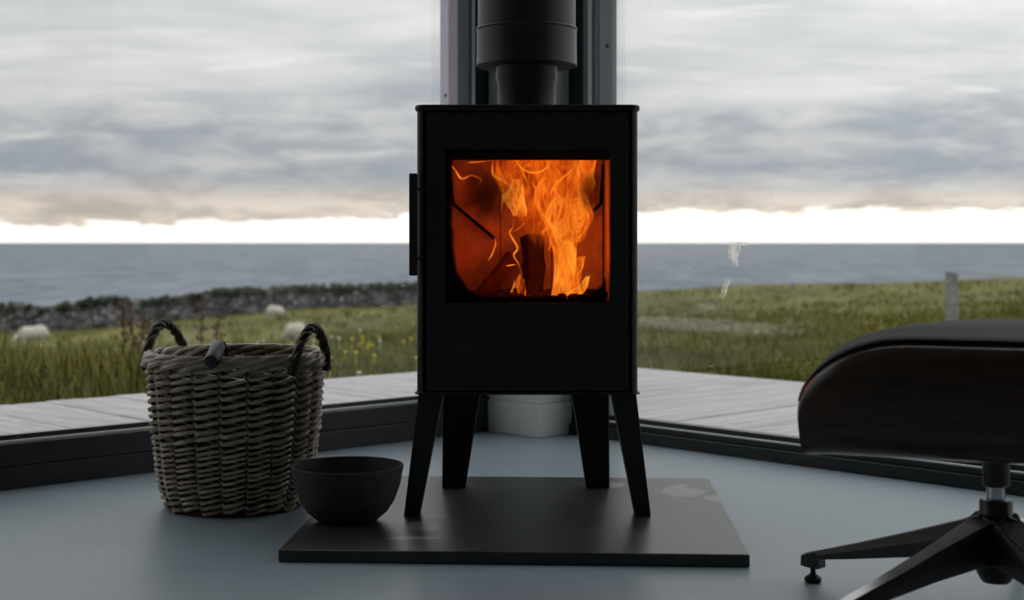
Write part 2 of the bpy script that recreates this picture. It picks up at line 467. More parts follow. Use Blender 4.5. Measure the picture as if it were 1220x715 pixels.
# left window: tall bottom rail; coordinates (x' along the wall)
w1 = empty('window_1', CORNER, RA); tag(w1, kind='structure')
obj('lower_rail', MB().box(-GL, -0.10, -0.0, 0.08, 0.0, 0.053), 'frame_dark', w1, bevel=0.002)
obj('upper_rail', MB().box(-GL, -0.10, 0.001, 0.08, 0.0545, 0.107), 'frame_dark', w1, bevel=0.002)
obj('glazing_bead', MB().box(-GL, -0.258, 0.016, 0.05, 0.107, 0.113), 'frame_light', w1, bevel=0.001)  # pale colour paints the highlight along the rail ledge
obj('glazing_gasket', MB().box(-GL, -0.258, 0.030, 0.05, 0.113, 0.124), 'frame_dark', w1)
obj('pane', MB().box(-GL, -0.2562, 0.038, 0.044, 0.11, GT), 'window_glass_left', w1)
for nm, a, c_, y0, mt_ in (('stile_cover', -0.254, -0.2105, 0.0, 'frame_grey'), ('stile_groove', -0.2105, -0.2005, 0.02, 'frame_dark'),
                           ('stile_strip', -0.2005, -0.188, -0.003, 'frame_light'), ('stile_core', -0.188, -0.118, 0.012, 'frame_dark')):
    obj(nm, MB().box(a, c_, y0, 0.08, 0.107, GT), mt_, w1, bevel=0.0015)
obj('stile_reveal', MB().box(-0.2575, -0.254, 0.001, 0.08, 0.124, GT), 'frame_skylit', w1)
obj('head_rail', MB().box(-GL, -0.10, 0.0, 0.08, GT - 0.06, GT), 'frame_dark', w1)
obj('end_stile', MB().box(-GL, -GL + 0.07, 0.0, 0.08, 0.107, GT), 'frame_dark', w1)
def screw(parent, p, axis, r=0.0075):
    mb = MB()
    prof = [(0.0001, 0.0035), (r * 0.6, 0.003), (r, 0.0), (r, -0.004)]
    rings = []
    for rr, h in prof:
        ring = []
        for k in range(14):
            a = 2 * PI * k / 14
            if axis == 'y': ring.append((p[0] + rr * math.cos(a), p[1] - h, p[2] + rr * math.sin(a)))
            else: ring.append((p[0] - h, p[1] + rr * math.cos(a), p[2] + rr * math.sin(a)))
        rings.append(ring)
    mb.rings(rings)
    return obj('screw', mb, 'screw_steel', parent, smooth=40)
def row_z(y, X, Y): return EYE - (y - 289.0) * Y / FPX
screw(w1, (-0.2575, 0.055, row_z(113, 0, 4.31)), 'x', 0.006)
for z in (1.6, 2.1): screw(w1, (-0.2575, 0.055, z), 'x', 0.006)

# right window: low sliding track (y' along the wall, negative)
w2 = empty('window_2', CORNER, RA); tag(w2, kind='structure')
obj('lower_rail', MB().box(-0.0, 0.09, -GL, -0.11, 0.0, 0.033), 'frame_dark', w2, bevel=0.002)
obj('track', MB().box(0.012, 0.09, -GL, -0.2, 0.033, 0.049), 'frame_dark', w2, bevel=0.0015)
obj('track_lip', MB().box(0.016, 0.034, -GL, -0.345, 0.049, 0.0515), 'frame_light', w2)  # pale colour paints the light caught by the ledge top
obj('glazing_bead', MB().box(0.040, 0.075, -GL, -0.345, 0.049, 0.064), 'frame_dark', w2, bevel=0.0015)
obj('pane', MB().box(0.052, 0.058, -GL, -0.3428, 0.06, GT), 'window_glass_right', w2)
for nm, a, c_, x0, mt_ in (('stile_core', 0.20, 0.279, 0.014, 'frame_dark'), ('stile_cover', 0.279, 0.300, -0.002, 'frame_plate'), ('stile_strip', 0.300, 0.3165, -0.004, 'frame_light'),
                           ('stile_groove', 0.3165, 0.323, 0.018, 'frame_dark'), ('stile_bead', 0.323, 0.341, 0.0, 'frame_grey')):
    obj(nm, MB().box(x0, 0.075, -c_, -a, 0.033, GT), mt_, w2, bevel=0.0015)
obj('stile_reveal', MB().box(0.001, 0.075, -0.3445, -0.341, 0.049, GT), 'frame_plate', w2)
obj('head_rail', MB().box(0.0, 0.09, -GL, -0.10, GT - 0.06, GT), 'frame_dark', w2)
obj('end_stile', MB().box(0.0, 0.09, -GL, -GL + 0.07, 0.049, GT), 'frame_dark', w2)
for z in (row_z(52, 0, 4.19), 1.75): screw(w2, (0.036, -0.3445, z), 'y', 0.0085)

# ------------------------------------------------------------------ hearth slab
HZ = 0.023
hs = obj('hearth_slab', MB().box(-0.425, 0.425, 0.0, 0.825, 0.0, HZ), 'hearth_slate', None, (0.0, 2.557, 0.0), math.radians(-2.8), bevel=0.003)
tag(hs, 'dark slate hearth slab with pale stains lying under the stove', 'hearth')

# ------------------------------------------------------------------ stove
SX, SY = 0.0314, 2.90
stove = empty('wood_stove', (SX, SY, HZ))
tag(stove, 'black steel wood-burning stove on four splayed legs with glazed door', 'stove')
ZB, ZT = 0.247, 0.838
def plan(off, front=True):
    pts = []
    for k in range(7):                      # front right corner
        a = -PI / 2 + k / 6 * (PI / 2 - 0.08)
        pts.append((0.2255 - 0.016 + (0.016 + off) * math.cos(a), 0.012 + (0.016 + off) * math.sin(a)))
    for k in range(1, 6):
        f_ = k / 6
        pts.append((0.2255 + off - 0.006 * f_ - 0.034 * f_ * f_, 0.012 + f_ * 0.32))
    for k in range(6):
        a = k / 5 * PI / 2
        pts.append((0.1855 - 0.03 + (0.03 + off) * math.cos(a), 0.335 + (0.03 + off) * math.sin(a)))
    return pts
def full_plan(off):
    r = plan(off)
    return r + [(-x, y) for x, y in reversed(r)]
def strip_panel(path, th, z0, z1):
    rings_o = []
    n = len(path)
    inner = []
    for i, p in enumerate(path):
        a = np.array(path[max(i - 1, 0)]); c_ = np.array(path[min(i + 1, n - 1)])
        tv = c_ - a; tv = tv / np.linalg.norm(tv)
        nv = np.array((-tv[1], tv[0]))
        inner.append(np.array(p) + nv * th)
    mb = MB()
    ring = []
    for p, q in zip(path, inner):
        ring.append([(p[0], p[1], z0), (p[0], p[1], z1), (q[0], q[1], z1), (q[0], q[1], z0)])
    return mb.rings(ring)
rp = plan(0.0)[1:13]
lp = [(-x, y) for x, y in reversed(rp)]
obj('side_panel', strip_panel(rp, 0.005, ZB + 0.004, ZT - 0.012), 'stove_black', stove, smooth=30)
obj('side_panel', strip_panel(lp, 0.005, ZB + 0.004, ZT - 0.012), 'stove_black', stove, smooth=30)
bp = plan(0.0)[12:]; bp = bp + [(-x, y) for x, y in reversed(bp)]
obj('back_panel', strip_panel(bp, 0.005, ZB + 0.004, ZT - 0.012), 'stove_black', stove, smooth=30)
obj('top_plate', MB().prism(full_plan(0.0045), ZT - 0.0125, ZT), 'stove_black', stove, bevel=0.004, seg=3)
obj('base_plate', MB().prism(full_plan(0.0045), ZB, ZB + 0.0045), 'stove_black', stove, bevel=0.001)
# door with opening
DX, DZ0, DZ1 = 0.2065, ZB + 0.0075, ZT - 0.016
OX, OZ0, OZ1 = 0.1685, 0.434, 0.749
def frame_mb(x, z0, z1, ox, oz0, oz1, y0, y1):
    mb = MB()
    out = [(-x, z0), (x, z0), (x, z1), (-x, z1)]; inn = [(-ox, oz0), (ox, oz0), (ox, oz1), (-ox, oz1)]
    vs = [(p[0], y0, p[1]) for p in out] + [(p[0], y0, p[1]) for p in inn] + [(p[0], y1, p[1]) for p in out] + [(p[0], y1, p[1]) for p in inn]
    fs = []
    for i in range(4):
        j = (i + 1) % 4
        fs += [(i, j, 4 + j, 4 + i), (8 + j, 8 + i, 12 + i, 12 + j), (j, i, 8 + i, 8 + j), (4 + i, 4 + j, 12 + j, 12 + i)]
    return mb.add(vs, fs)
door = obj('door', frame_mb(DX, DZ0, DZ1, OX, OZ0, OZ1, -0.004, 0.022), 'stove_black', stove, bevel=0.0015)
obj('glass_retainer', frame_mb(0.19, 0.40, 0.775, 0.1675, 0.437, 0.7262, 0.0135, 0.0215), 'cast_black', door)
# stove glass: sooted towards its lower corners and edges
m, t = mat('stove_glass')
co = t.coord('Object'); gx, gy, gz = t.sep(co)
nz = t.noise(co, 60, 4, 0.65); nb = t.noise(co, 14, 3, 0.5)
# rounded-rectangle distance
def rr(cx, cz, hx_, hz_, rad):
    qx = t.m('MAXIMUM', t.m('SUBTRACT', t.m('ABSOLUTE', t.m('SUBTRACT', gx, cx)), hx_ - rad), 0.0)
    qz = t.m('MAXIMUM', t.m('SUBTRACT', t.m('MULTIPLY', t.m('SUBTRACT', gz, cz), -1.0), hz_ - rad), 0.0)
    return t.m('SUBTRACT', t.m('SQRT', t.m('ADD', t.m('MULTIPLY', qx, qx), t.m('MULTIPLY', qz, qz))), rad)
sl = t.m('MULTIPLY', t.m('SUBTRACT', 0.60, gz), 0.10)            # leans in towards the foot on the left
dist = rr(0.0085, 0.6, 0.166, 0.158, 0.075)
lean = t.m('MULTIPLY', t.sm(gx, -0.10, -0.16), t.m('MAXIMUM', sl, 0.0))
dist = t.m('ADD', t.m('ADD', dist, lean), t.m('ADD', t.m('MULTIPLY', t.m('SUBTRACT', nz, 0.5), 0.012), t.m('MULTIPLY', t.m('SUBTRACT', nb, 0.5), 0.008)))
soot = t.m('MULTIPLY', t.sm(dist, -0.008, 0.004), 0.97)
edge_r = t.sm(gx, 0.158, 0.162)
def smear(cx, cz, rx, rz, k):
    ax = t.m('DIVIDE', t.m('SUBTRACT', gx, cx), rx); az_ = t.m('DIVIDE', t.m('SUBTRACT', gz, cz), rz)
    r = t.m('SQRT', t.m('ADD', t.m('MULTIPLY', ax, ax), t.m('MULTIPLY', az_, az_)))
    return t.m('MULTIPLY', t.sm(t.m('ADD', r, t.m('MULTIPLY', t.m('SUBTRACT', nb, 0.5), 1.8)), 0.1, 1.2, 1.0, 0.0), k)
soot = t.m('MAXIMUM', soot, t.m('MAXIMUM', smear(-0.09, 0.655, 0.062, 0.052, 0.62), smear(0.132, 0.655, 0.026, 0.045, 0.45)))
soot = t.m('MULTIPLY', soot, t.m('SUBTRACT', 1.0, t.m('MULTIPLY', edge_r, 0.8)))
tr = t.n('ShaderNodeBsdfTransparent'); tr.inputs[0].default_value = (0.97, 0.90, 0.84, 1)
gl = t.n('ShaderNodeBsdfGlossy'); gl.inputs['Roughness'].default_value = 0.05
fr = t.n('ShaderNodeFresnel'); fr.inputs[0].default_value = 1.45
mx = t.n('ShaderNodeMixShader'); t.link(t.m('MULTIPLY', fr.outputs[0], 0.5), mx.inputs[0])
t.link(tr.outputs[0], mx.inputs[1]); t.link(gl.outputs[0], mx.inputs[2])
df = t.n('ShaderNodeBsdfDiffuse'); df.inputs[0].default_value = (0.01, 0.008, 0.007, 1)
m2 = t.n('ShaderNodeMixShader'); t.link(soot, m2.inputs[0])
t.link(mx.outputs[0], m2.inputs[1]); t.link(df.outputs[0], m2.inputs[2]); t.link(m2.outputs[0], t.out.inputs[0])
tag(obj('door_glass', MB().box(-OX + 0.0002, OX - 0.0002, 0.0085, 0.0125, OZ0 + 0.0002, OZ1 - 0.0002), 'stove_glass', door), 'sooted heatproof door glass')
hd = obj('door_handle', MB().box(-0.2395, -0.2235, -0.026, -0.004, 0.490, 0.697), 'stove_black', door, bevel=0.0015)
obj('handle_pin', MB().tube([(-0.2275, -0.0065, 0.665), (-0.204, -0.0065, 0.665), (-0.2, 0.0, 0.665)], 0.0028, 8), 'stove_black', hd, smooth=40)
obj('handle_pin', MB().tube([(-0.2275, -0.0065, 0.525), (-0.204, -0.0065, 0.525), (-0.2, 0.0, 0.525)], 0.0028, 8), 'stove_black', hd, smooth=40)
# legs
for s in (-1, 1):
    def q(x0, x1, y0, y1, z):
        a, c_ = sorted((s * x0, s * x1)); return [(a, y0, z), (c_, y0, z), (c_, y1, z), (a, y1, z)]
    obj('leg', MB().hexa(q(0.2195, 0.2515, -0.008, 0.034, 0.0), q(0.172, 0.2225, 0.004, 0.066, ZB)), 'stove_black', stove, bevel=0.002)
    obj('leg', MB().hexa(q(0.137, 0.190, 0.325, 0.368, 0.0), q(0.098, 0.1845, 0.262, 0.322, ZB)), 'stove_black', stove, bevel=0.002)
# firebox lining
FB = (0.030, 0.275)     # front and back of the firebox (local y)
for i in range(3):
    x0 = -0.172 + i * 0.1150
    obj('lining_brick', MB().box(x0, x0 + 0.1135, FB[1], FB[1] + 0.025, 0.43, 0.775), 'firebrick', stove, bevel=0.002)
for s in (-1, 1):
    for k in range(2):
        y0 = FB[0] + 0.002 + k * 0.122
        x = sorted((s * 0.174, s * 0.196))
        obj('lining_brick', MB().box(x[0], x[1], y0, y0 + 0.1205, 0.43, 0.775), 'firebrick', stove, bevel=0.002)
obj('firebox_floor', MB().box(-0.196, 0.196, 0.024, 0.30, 0.408, 0.430), 'charred', stove)
obj('baffle', MB().box(-0.196, 0.196, 0.024, 0.30, 0.776, 0.784), 'charred', stove)
def fpx(px, py, yl):                       # a traced point at its own depth inside the firebox -> stove local
    Y = SY + yl
    return ((px - 610.0) * Y / FPX - SX, yl, EYE - (py - 289.0) * Y / FPX - HZ)
for pts in (((534, 196), (540, 243), (590, 285)), ((719, 196), (716, 243), (700, 257))):
    p3 = [fpx(x, y, 0.262) for x, y in pts]
    obj('steel_bar', MB().tube(p3, 0.0045, 6), 'steel_bar', stove, smooth=40)

# logs on the embers
def log(pts, r, label, mt='log_bark', flat=0.75):
    P = catmull([fpx(*p) for p in pts], 4)
    cx = [float(np.mean([p[i] for p in P])) for i in range(3)]
    base = (cx[0], cx[1], min(p[2] for p in P) - r)
    rr_ = []
    for i, p in enumerate(P):
        rr_.append(r * (0.9 + 0.2 * random.random()))
    mb = MB().tube([tuple(p[k] - base[k] for k in range(3)) for p in P], rr_, 7)
    o = obj('firewood_log', mb, mt, None, (SX + base[0], SY + base[1], HZ + base[2]), smooth=50)
    return tag(o, label, 'log', 'logs burning in the stove')
log([(574, 352, 0.20), (595, 328, 0.215), (611, 306, 0.235)], 0.019, 'dark log leaning diagonally up to the right in the fire')
log([(634, 352, 0.20), (636, 318, 0.215), (634, 284, 0.24)], 0.026, 'charred log standing upright in the middle of the fire', 'charred')
log([(610, 361, 0.12), (640, 361, 0.13), (668, 358, 0.14)], 0.012, 'short black charred log lying low at the front of the fire', 'charred')
# embers
mb = MB()
for k in range(260):
    x = random.uniform(-0.165, 0.165); y = random.uniform(0.045, 0.262); r = random.uniform(0.006, 0.014)
    z = 0.432 + r * 0.5 + 0.010 * (y / 0.26)
    ring = []
    for a, hgt in ((0.7, -0.6), (1.0, 0.1), (0.55, 0.75)):
        ring.append([(x + a * r * math.cos(q_ * PI / 2.5 + k) * random.uniform(0.8, 1.2), y + a * r * math.sin(q_ * PI / 2.5 + k) * random.uniform(0.8, 1.2), z + hgt * r * 0.7) for q_ in range(5)])
    mb.rings(ring)
tag(obj('ember_bed', mb, 'charred', None, (SX, SY, HZ)), 'bed of black embers and ash on the stove floor', 'embers', None, 'stuff')

# flames: luminous hollow tongues
def flame_mat(name, lo, hi, alpha, nscale, edge, seed, fade=0.06, fade_in=None):
    m, t = mat(name)
    uv = t.n('ShaderNodeUVMap').outputs[0]
    co = t.coord('Object')
    u, v, _ = t.sep(uv)
    warp = t.noise(t.scale(co, (1, 1, 0.8)), 16, 3, 0.5)
    ns = t.n('ShaderNodeTexNoise'); ns.inputs['Scale'].default_value = nscale; ns.inputs['Detail'].default_value = 3.0
    ns.inputs['Roughness'].default_value = 0.5; ns.inputs['Distortion'].default_value = 1.6
    t.link(t.scale(co, (1.0, 1.0, 0.30)), ns.inputs['Vector'])
    ridge = t.m('SUBTRACT', 1.0, t.m('MULTIPLY', t.m('ABSOLUTE', t.m('SUBTRACT', ns.outputs[0], 0.5)), 7.0))
    ridge = t.m('MAXIMUM', ridge, 0.0)
    body = t.sm(warp, 0.30, 0.70)
    rim = t.m('POWER', t.m('ABSOLUTE', t.m('COSINE', t.m('MULTIPLY', u, 2 * PI))), 5.0)
    k = t.m('ADD', t.m('ADD', t.m('MULTIPLY', ridge, 0.60), t.m('MULTIPLY', body, 0.35)), t.m('MULTIPLY', rim, edge), clamp=True)
    ends = t.m('MULTIPLY', t.sm(v, 0.0, fade if fade_in is None else fade_in), t.sm(v, 1.0 - 1.5 * fade, 1.0, 1.0, 0.0))
    col = t.mix(t.sm(k, 0.15, 0.95), lo, hi)
    em = t.n('ShaderNodeEmission'); t.link(col, em.inputs[0]); em.inputs[1].default_value = 1.0
    tr = t.n('ShaderNodeBsdfTransparent')
    mx = t.n('ShaderNodeMixShader')
    fac = t.m('MULTIPLY', t.m('MULTIPLY', t.m('ADD', t.m('MULTIPLY', t.m('POWER', k, 1.3), 0.88), 0.12), alpha), ends, clamp=True)
    t.link(fac, mx.inputs[0]); t.link(tr.outputs[0], mx.inputs[1]); t.link(em.outputs[0], mx.inputs[2])
    t.link(mx.outputs[0], t.out.inputs[0])
    m.cycles.emission_sampling = 'NONE'
flame_mat('flame_body', (0.42, 0.026, 0.002), (1.20, 0.27, 0.014), 0.62, 30, 0.25, 0)
flame_mat('flame_soft', (0.36, 0.020, 0.002), (1.10, 0.19, 0.009), 0.80, 30, -0.35, 1, 0.06, 0.35)
flame_mat('flame_core', (0.80, 0.10, 0.005), (1.40, 0.52, 0.045), 0.62, 40, 0.25, 2)
flame_mat('flame_line', (0.80, 0.11, 0.006), (1.30, 0.38, 0.028), 0.62, 60, 0.1, 3, 0.3)

def tongue(rings_def, yl, depth, mt, parent, name='flame_tongue', seg=20, wob=0.0):
    """rings_def: (py, left px, right px) rows traced upwards; closed hollow body with oval sections"""
    rows = catmull([np.array(r, float) for r in rings_def], 5)
    rings = []; V = []
    n = len(rows)
    for i, (py, xl, xr) in enumerate(rows):
        t_ = i / (n - 1)
        yy = yl + wob * math.sin(t_ * 7.0)
        a = fpx(xl, py, yy); c_ = fpx(xr, py, yy)
        cx = (a[0] + c_[0]) / 2; hw = max((c_[0] - a[0]) / 2, 0.0008); z = a[2]
        dp = min(depth, hw * 1.1)
        rings.append([(cx + hw * math.cos(2 * PI * k / seg), yy + dp * math.sin(2 * PI * k / seg), z) for k in range(seg)])
        V.append(t_)
    mb = MB(); mb.rings(rings, True, False)
    me = bpy.data.meshes.new(name); me.from_pydata(mb.v, [], mb.f)
    uvl = me.uv_layers.new(name='UVMap')
    for p in me.polygons:
        p.use_smooth = True
        for li in p.loop_indices:
            vi = me.loops[li].vertex_index
            uvl.data[li].uv = ((vi % seg) / seg, V[vi // seg])
    o = obj(name, me, mt, parent)
    return o
def filament(pts, yl, r, mt, parent, seg=8):
    P = catmull([fpx(x, y, yl + 0.006 * math.sin(i * 1.7)) for i, (x, y) in enumerate(pts)], 5)
    n = len(P)
    rad = [r * (0.25 + 0.75 * math.sin(PI * min(1, max(0.02, (i + 0.6) / (n + 0.2)))) ** 0.6) for i in range(n)]
    mb = MB().tube([tuple(p) for p in P], rad, seg, False, False)
    me = bpy.data.meshes.new('flame_wisp'); me.from_pydata(mb.v, [], mb.f)
    uvl = me.uv_layers.new(name='UVMap')
    for p in me.polygons:
        p.use_smooth = True
        for li in p.loop_indices:
            vi = me.loops[li].vertex_index
            uvl.data[li].uv = ((vi % seg) / seg, 0.05 + 0.9 * (vi // seg) / (n - 1))
    return obj('flame_wisp', me, mt, parent)

fire = empty('fire', (SX, SY, HZ + 0.0))
tag(fire, 'tall orange and yellow flames behind the stove glass', 'fire')
# broad plume filling the upper middle
tongue([(300, 640, 668), (280, 628, 690), (262, 618, 705), (245, 606, 708), (228, 598, 708), (210, 590, 708), (196, 586, 710), (184, 584, 712)], 0.19, 0.030, 'flame_soft', fire)
# main column
tongue([(362, 654, 698), (350, 657, 694), (335, 659, 690), (318, 660, 688), (302, 659, 687), (290, 656, 688), (278, 652, 696), (264, 648, 706), (250, 640, 706), (235, 636, 700), (220, 640, 692), (205, 650, 690), (186, 654, 690)], 0.15, 0.028, 'flame_body', fire)
tongue([(361, 656, 682), (345, 660, 680), (325, 663, 686), (305, 664, 686), (290, 662, 684), (275, 657, 690), (258, 650, 702), (243, 655, 694), (232, 662, 688)], 0.135, 0.012, 'flame_core', fire)
# top bridge and right lobe
tongue([(228, 694, 704), (218, 691, 710), (206, 690, 706), (197, 690, 709), (184, 690, 714)], 0.16, 0.018, 'flame_body', fire)
tongue([(258, 690, 704), (246, 690, 705), (236, 691, 702), (226, 694, 706)], 0.17, 0.012, 'flame_soft', fire)
tongue([(290, 684, 690), (280, 686, 699), (268, 688, 701), (256, 686, 700), (246, 686, 696)], 0.145, 0.012, 'flame_body', fire)
# left tongue
tongue([(259, 612, 627), (250, 608, 628), (242, 602, 626), (234, 598, 625), (226, 606, 624), (218, 609, 622), (212, 612, 618)], 0.14, 0.012, 'flame_core', fire)
tongue([(240, 596, 606), (228, 596, 606), (216, 590, 604), (204, 587, 598), (194, 587, 594), (184, 588, 594)], 0.16, 0.012, 'flame_soft', fire)
# lower licks
tongue([(354, 664, 690), (349, 674, 694), (343, 686, 698), (336, 693, 701), (328, 699, 703)], 0.11, 0.008, 'flame_core', fire)
tongue([(350, 674, 686), (338, 678, 690), (326, 683, 693), (314, 686, 695), (304, 688, 698)], 0.125, 0.010, 'flame_body', fire)
tongue([(344, 611, 617), (338, 613, 619), (331, 616, 622), (325, 619, 622), (320, 620, 621.5)], 0.10, 0.006, 'flame_core', fire)
tongue([(354, 620, 626), (346, 616, 627), (338, 617, 625), (331, 620, 624)], 0.105, 0.006, 'flame_body', fire)
for pts, r in (
    ([(614, 188), (619, 198), (630, 205), (643, 205), (651, 199), (654, 188)], 0.0022),
    ([(687, 188), (689, 205), (688, 222), (692, 238), (701, 250), (704, 257)], 0.0024),
    ([(683, 202), (671, 211), (661, 221), (664, 232), (674, 242), (684, 246), (690, 238)], 0.0026),
    ([(632, 216), (638, 224), (641, 240), (645, 254), (653, 262)], 0.0022),
    ([(703, 257), (699, 270), (691, 282), (684, 290)], 0.0026),
    ([(655, 270), (663, 281), (672, 289), (682, 291), (685, 304), (678, 324), (668, 339), (664, 352)], 0.0030),
    ([(697, 303), (693, 320), (684, 334), (678, 348)], 0.0022),
    ([(703, 326), (699, 341), (690, 351), (676, 352)], 0.0026),
    ([(644, 282), (650, 273), (658, 270)], 0.0018),
    ([(653, 300), (656, 291), (654, 281)], 0.0020),
    ([(588, 186), (587, 207), (598, 215), (609, 222)], 0.0026),
    ([(597, 254), (599, 240), (606, 232), (608, 218)], 0.0022),
    ([(611, 257), (611, 270), (607, 277), (611, 285), (617, 296), (612, 304), (618, 315), (619, 322)], 0.0022),
    ([(622, 258), (624, 266), (616, 274), (609, 277)], 0.0018),
    ([(532, 191), (542, 202), (550, 213), (562, 209), (573, 214), (571, 219), (564, 224)], 0.0020),
    ([(556, 194), (570, 193), (588, 191)], 0.0014),
    ([(710, 188), (706, 205), (706, 212), (711, 225)], 0.0022),
    ([(589, 282), (590, 292), (585, 305), (580, 312)], 0.0014),
    ([(602, 317), (609, 316), (616, 315)], 0.0012),
    ([(603, 360), (608, 350), (612, 340), (612, 330)], 0.0014),
    ([(655, 361), (659, 345), (662, 322), (661, 304)], 0.0020),
    ([(656, 362), (672, 361), (690, 361), (697, 357)], 0.0020),
    ([(598, 222), (600, 232), (597, 242)], 0.0016),
    ([(617, 192), (624, 208), (630, 222)], 0.0018),
    ([(655, 236), (658, 226), (668, 214), (684, 200), (686, 190)], 0.0022),
):
    filament(pts, 0.12 + 0.03 * random.random(), r * 1.15, 'flame_line', fire)
    filament([(x + random.uniform(-1.2, 1.2), y) for x, y in pts], 0.125 + 0.03 * random.random(), r * 0.5, 'flame_line', fire)
# light given off by the flames
for (px, py, yl, e) in ((672, 300, 0.12, 0.50), (660, 225, 0.13, 0.30), (612, 235, 0.13, 0.15), (620, 335, 0.10, 0.08)):
    ld = bpy.data.lights.new('flame_light', 'POINT'); ld.energy = e; ld.color = (1.0, 0.065, 0.007); ld.shadow_soft_size = 0.02
    lo = bpy.data.objects.new('flame_light', ld); COL.objects.link(lo); lo.parent = fire
    lo.location = fpx(px, py, yl)

# ------------------------------------------------------------------ flue
flue = empty('flue_pipe', (0.032, 3.09, HZ + ZT))
tag(flue, 'black metal flue pipe rising from the stove top', 'flue')
zz = lambda y: EYE - (y - 289.0) * 3.09 / FPX - HZ - ZT
zo, zs = zz(82), zz(36)
obj('inner_pipe', MB().lathe([(0.063, 0.0), (0.063, zz(100)), (0.0665, zz(96.5)), (0.0665, zo + 0.05)], 64), 'flue_black', flue, smooth=30)
HT = HC - HZ - ZT
obj('outer_pipe', MB().lathe([(0.066, zo + 0.004), (0.108, zo + 0.004), (0.1095, zo + 0.007), (0.1088, zo + 0.014), (0.1085, zs - 0.004), (0.1085, zs)], 72), 'flue_black', flue, smooth=30)
obj('pipe_seam', MB().lathe([(0.104, zs - 0.003), (0.1092, zs - 0.002), (0.1104, zs + 0.001), (0.1092, zs + 0.004), (0.104, zs + 0.006)], 72), 'flue_black', flue, smooth=40)
obj('upper_pipe', MB().lathe([(0.1062, zs), (0.1062, HT - 0.002)], 72), 'flue_black', flue, smooth=30)

# ------------------------------------------------------------------ wicker basket
BX, BY = -0.6095, 3.140
bask = empty('wicker_basket', (BX, BY, 0.0), 0.0)
tag(bask, 'tall round brown wicker log basket with two twisted loop handles', 'basket')
NS = 20
def brad(z):
    f_ = max(0.0, min(1.0, z / 0.315))
    return 0.150 + 0.034 * f_ ** 0.62 - 0.012 * max(0.0, 0.06 - z) / 0.06
rows = []
z = 0.009
while z < 0.030: rows.append((z, 0.0048)); z += 0.0068
while z < 0.158: rows.append((z, 0.0037)); z += 0.0058
for k in range(3): rows.append((z + 0.003, 0.0056)); z += 0.0086
while z < 0.312: rows.append((z, 0.0050)); z += 0.0080
for i, (z, r) in enumerate(rows):
    pts = []; rad = []
    ph = (i % 2) * PI
    N = NS * 8
    for k in range(N):
        a = 2 * PI * k / N
        s_ = math.sin(NS / 2 * a + ph)
        wv = math.copysign(abs(s_) ** 0.75, s_)
        frac = ((NS / 2 * a + ph) / PI) % 1.0
        frac = 0.5 - 0.5 * math.cos(PI * frac) if s_ > 0 else 0.5 + 0.5 * math.cos(PI * frac)
        rr_ = brad(z) + wv * (0.0046 + r * 0.75)
        pts.append((rr_ * math.cos(a), rr_ * math.sin(a), z + (frac - 0.5) * 0.0085 + 0.0012 * math.sin(a * 3 + i)))
        rad.append(r * (0.80 + 0.10 * math.sin(a * 5 + i * 1.3) + 0.24 * wv))
    obj('woven_rod', MB().tube(pts, rad, 5, True), 'wicker', bask, smooth=60)
for k in range(NS):
    a = 2 * PI * k / NS
    pts = [(brad(z) * math.cos(a), brad(z) * math.sin(a), z) for z in np.linspace(0.004, 0.318, 9)]
    obj('stake', MB().tube(pts, 0.0042, 6), 'wicker_dark', bask, smooth=60)
obj('basket_base', MB().lathe([(0.0, 0.003), (0.146, 0.003), (0.150, 0.008), (0.146, 0.014), (0.0, 0.014)], 40), 'wicker_dark', bask, smooth=40)
obj('light_block_liner', MB().rings([[((brad(z) - 0.013) * math.cos(2 * PI * k / 40), (brad(z) - 0.013) * math.sin(2 * PI * k / 40), z) for k in range(40)] for z in (0.014, 0.06, 0.12, 0.2, 0.26, 0.300)] + [[((brad(z) - 0.015) * math.cos(2 * PI * k / 40), (brad(z) - 0.015) * math.sin(2 * PI * k / 40), z) for k in range(40)] for z in (0.300, 0.2, 0.1, 0.0145)], True, False), 'wicker_dark', bask, smooth=40)  # added unseen liner, stops light showing through the weave
# braided rim
da = 2 * PI / NS
for k in range(NS):
    for lay, (dz_, r0, rr_, span) in enumerate(((0.002, 0.0, 0.0064, 3.6), (-0.008, 0.003, 0.0060, 3.0))):
        a0 = k * da + lay * da * 0.5
        pts = []
        for j in range(13):
            f_ = j / 12
            a = a0 - f_ * span * da
            rad_ = r0 + float(np.interp(f_, [0, 0.3, 0.6, 0.85, 1.0], [0.171, 0.180, 0.193, 0.1975, 0.186]))
            zz_ = dz_ + float(np.interp(f_, [0, 0.3, 0.6, 0.85, 1.0], [0.316, 0.335, 0.336, 0.324, 0.318]))
            pts.append((rad_ * math.cos(a), rad_ * math.sin(a), zz_))
        rads = [rr_ * (0.55 + 0.45 * math.sin(PI * (j + 1) / 14) ** 0.5) for j in range(13)]
        obj('rim_rod', MB().tube(pts, rads, 6), 'wicker', bask, smooth=60)
# twisted handles
def handle(a_c, half, hgt):
    core = []
    for j in range(29):
        f_ = j / 28
        a = a_c + (f_ - 0.5) * 2 * half
        bow = math.sin(PI * f_)
        rad_ = 0.192 + 0.009 * (1 - bow)
        z_ = 0.298 + (hgt + 0.046) * bow ** 0.62
        core.append(Vector((rad_ * math.cos(a), rad_ * math.sin(a), z_)))
    h = None
    hd_ = MB()
    for st_ in range(3):
        pts = []
        for j, p in enumerate(core):
            tan = (core[min(j + 1, 28)] - core[max(j - 1, 0)]).normalized()
            out = Vector((p.x, p.y, 0)).normalized(); sd = tan.cross(out).normalized()
            ang = st_ * 2 * PI / 3 + j * 0.72
            pts.append(p + (out * math.cos(ang) + sd * math.sin(ang)) * 0.0062)
        hd_.tube(pts, 0.0056, 6)
    return obj('loop_handle', hd_, 'wicker_dark', bask, smooth=60)
handle(math.radians(157), math.radians(23), 0.052)
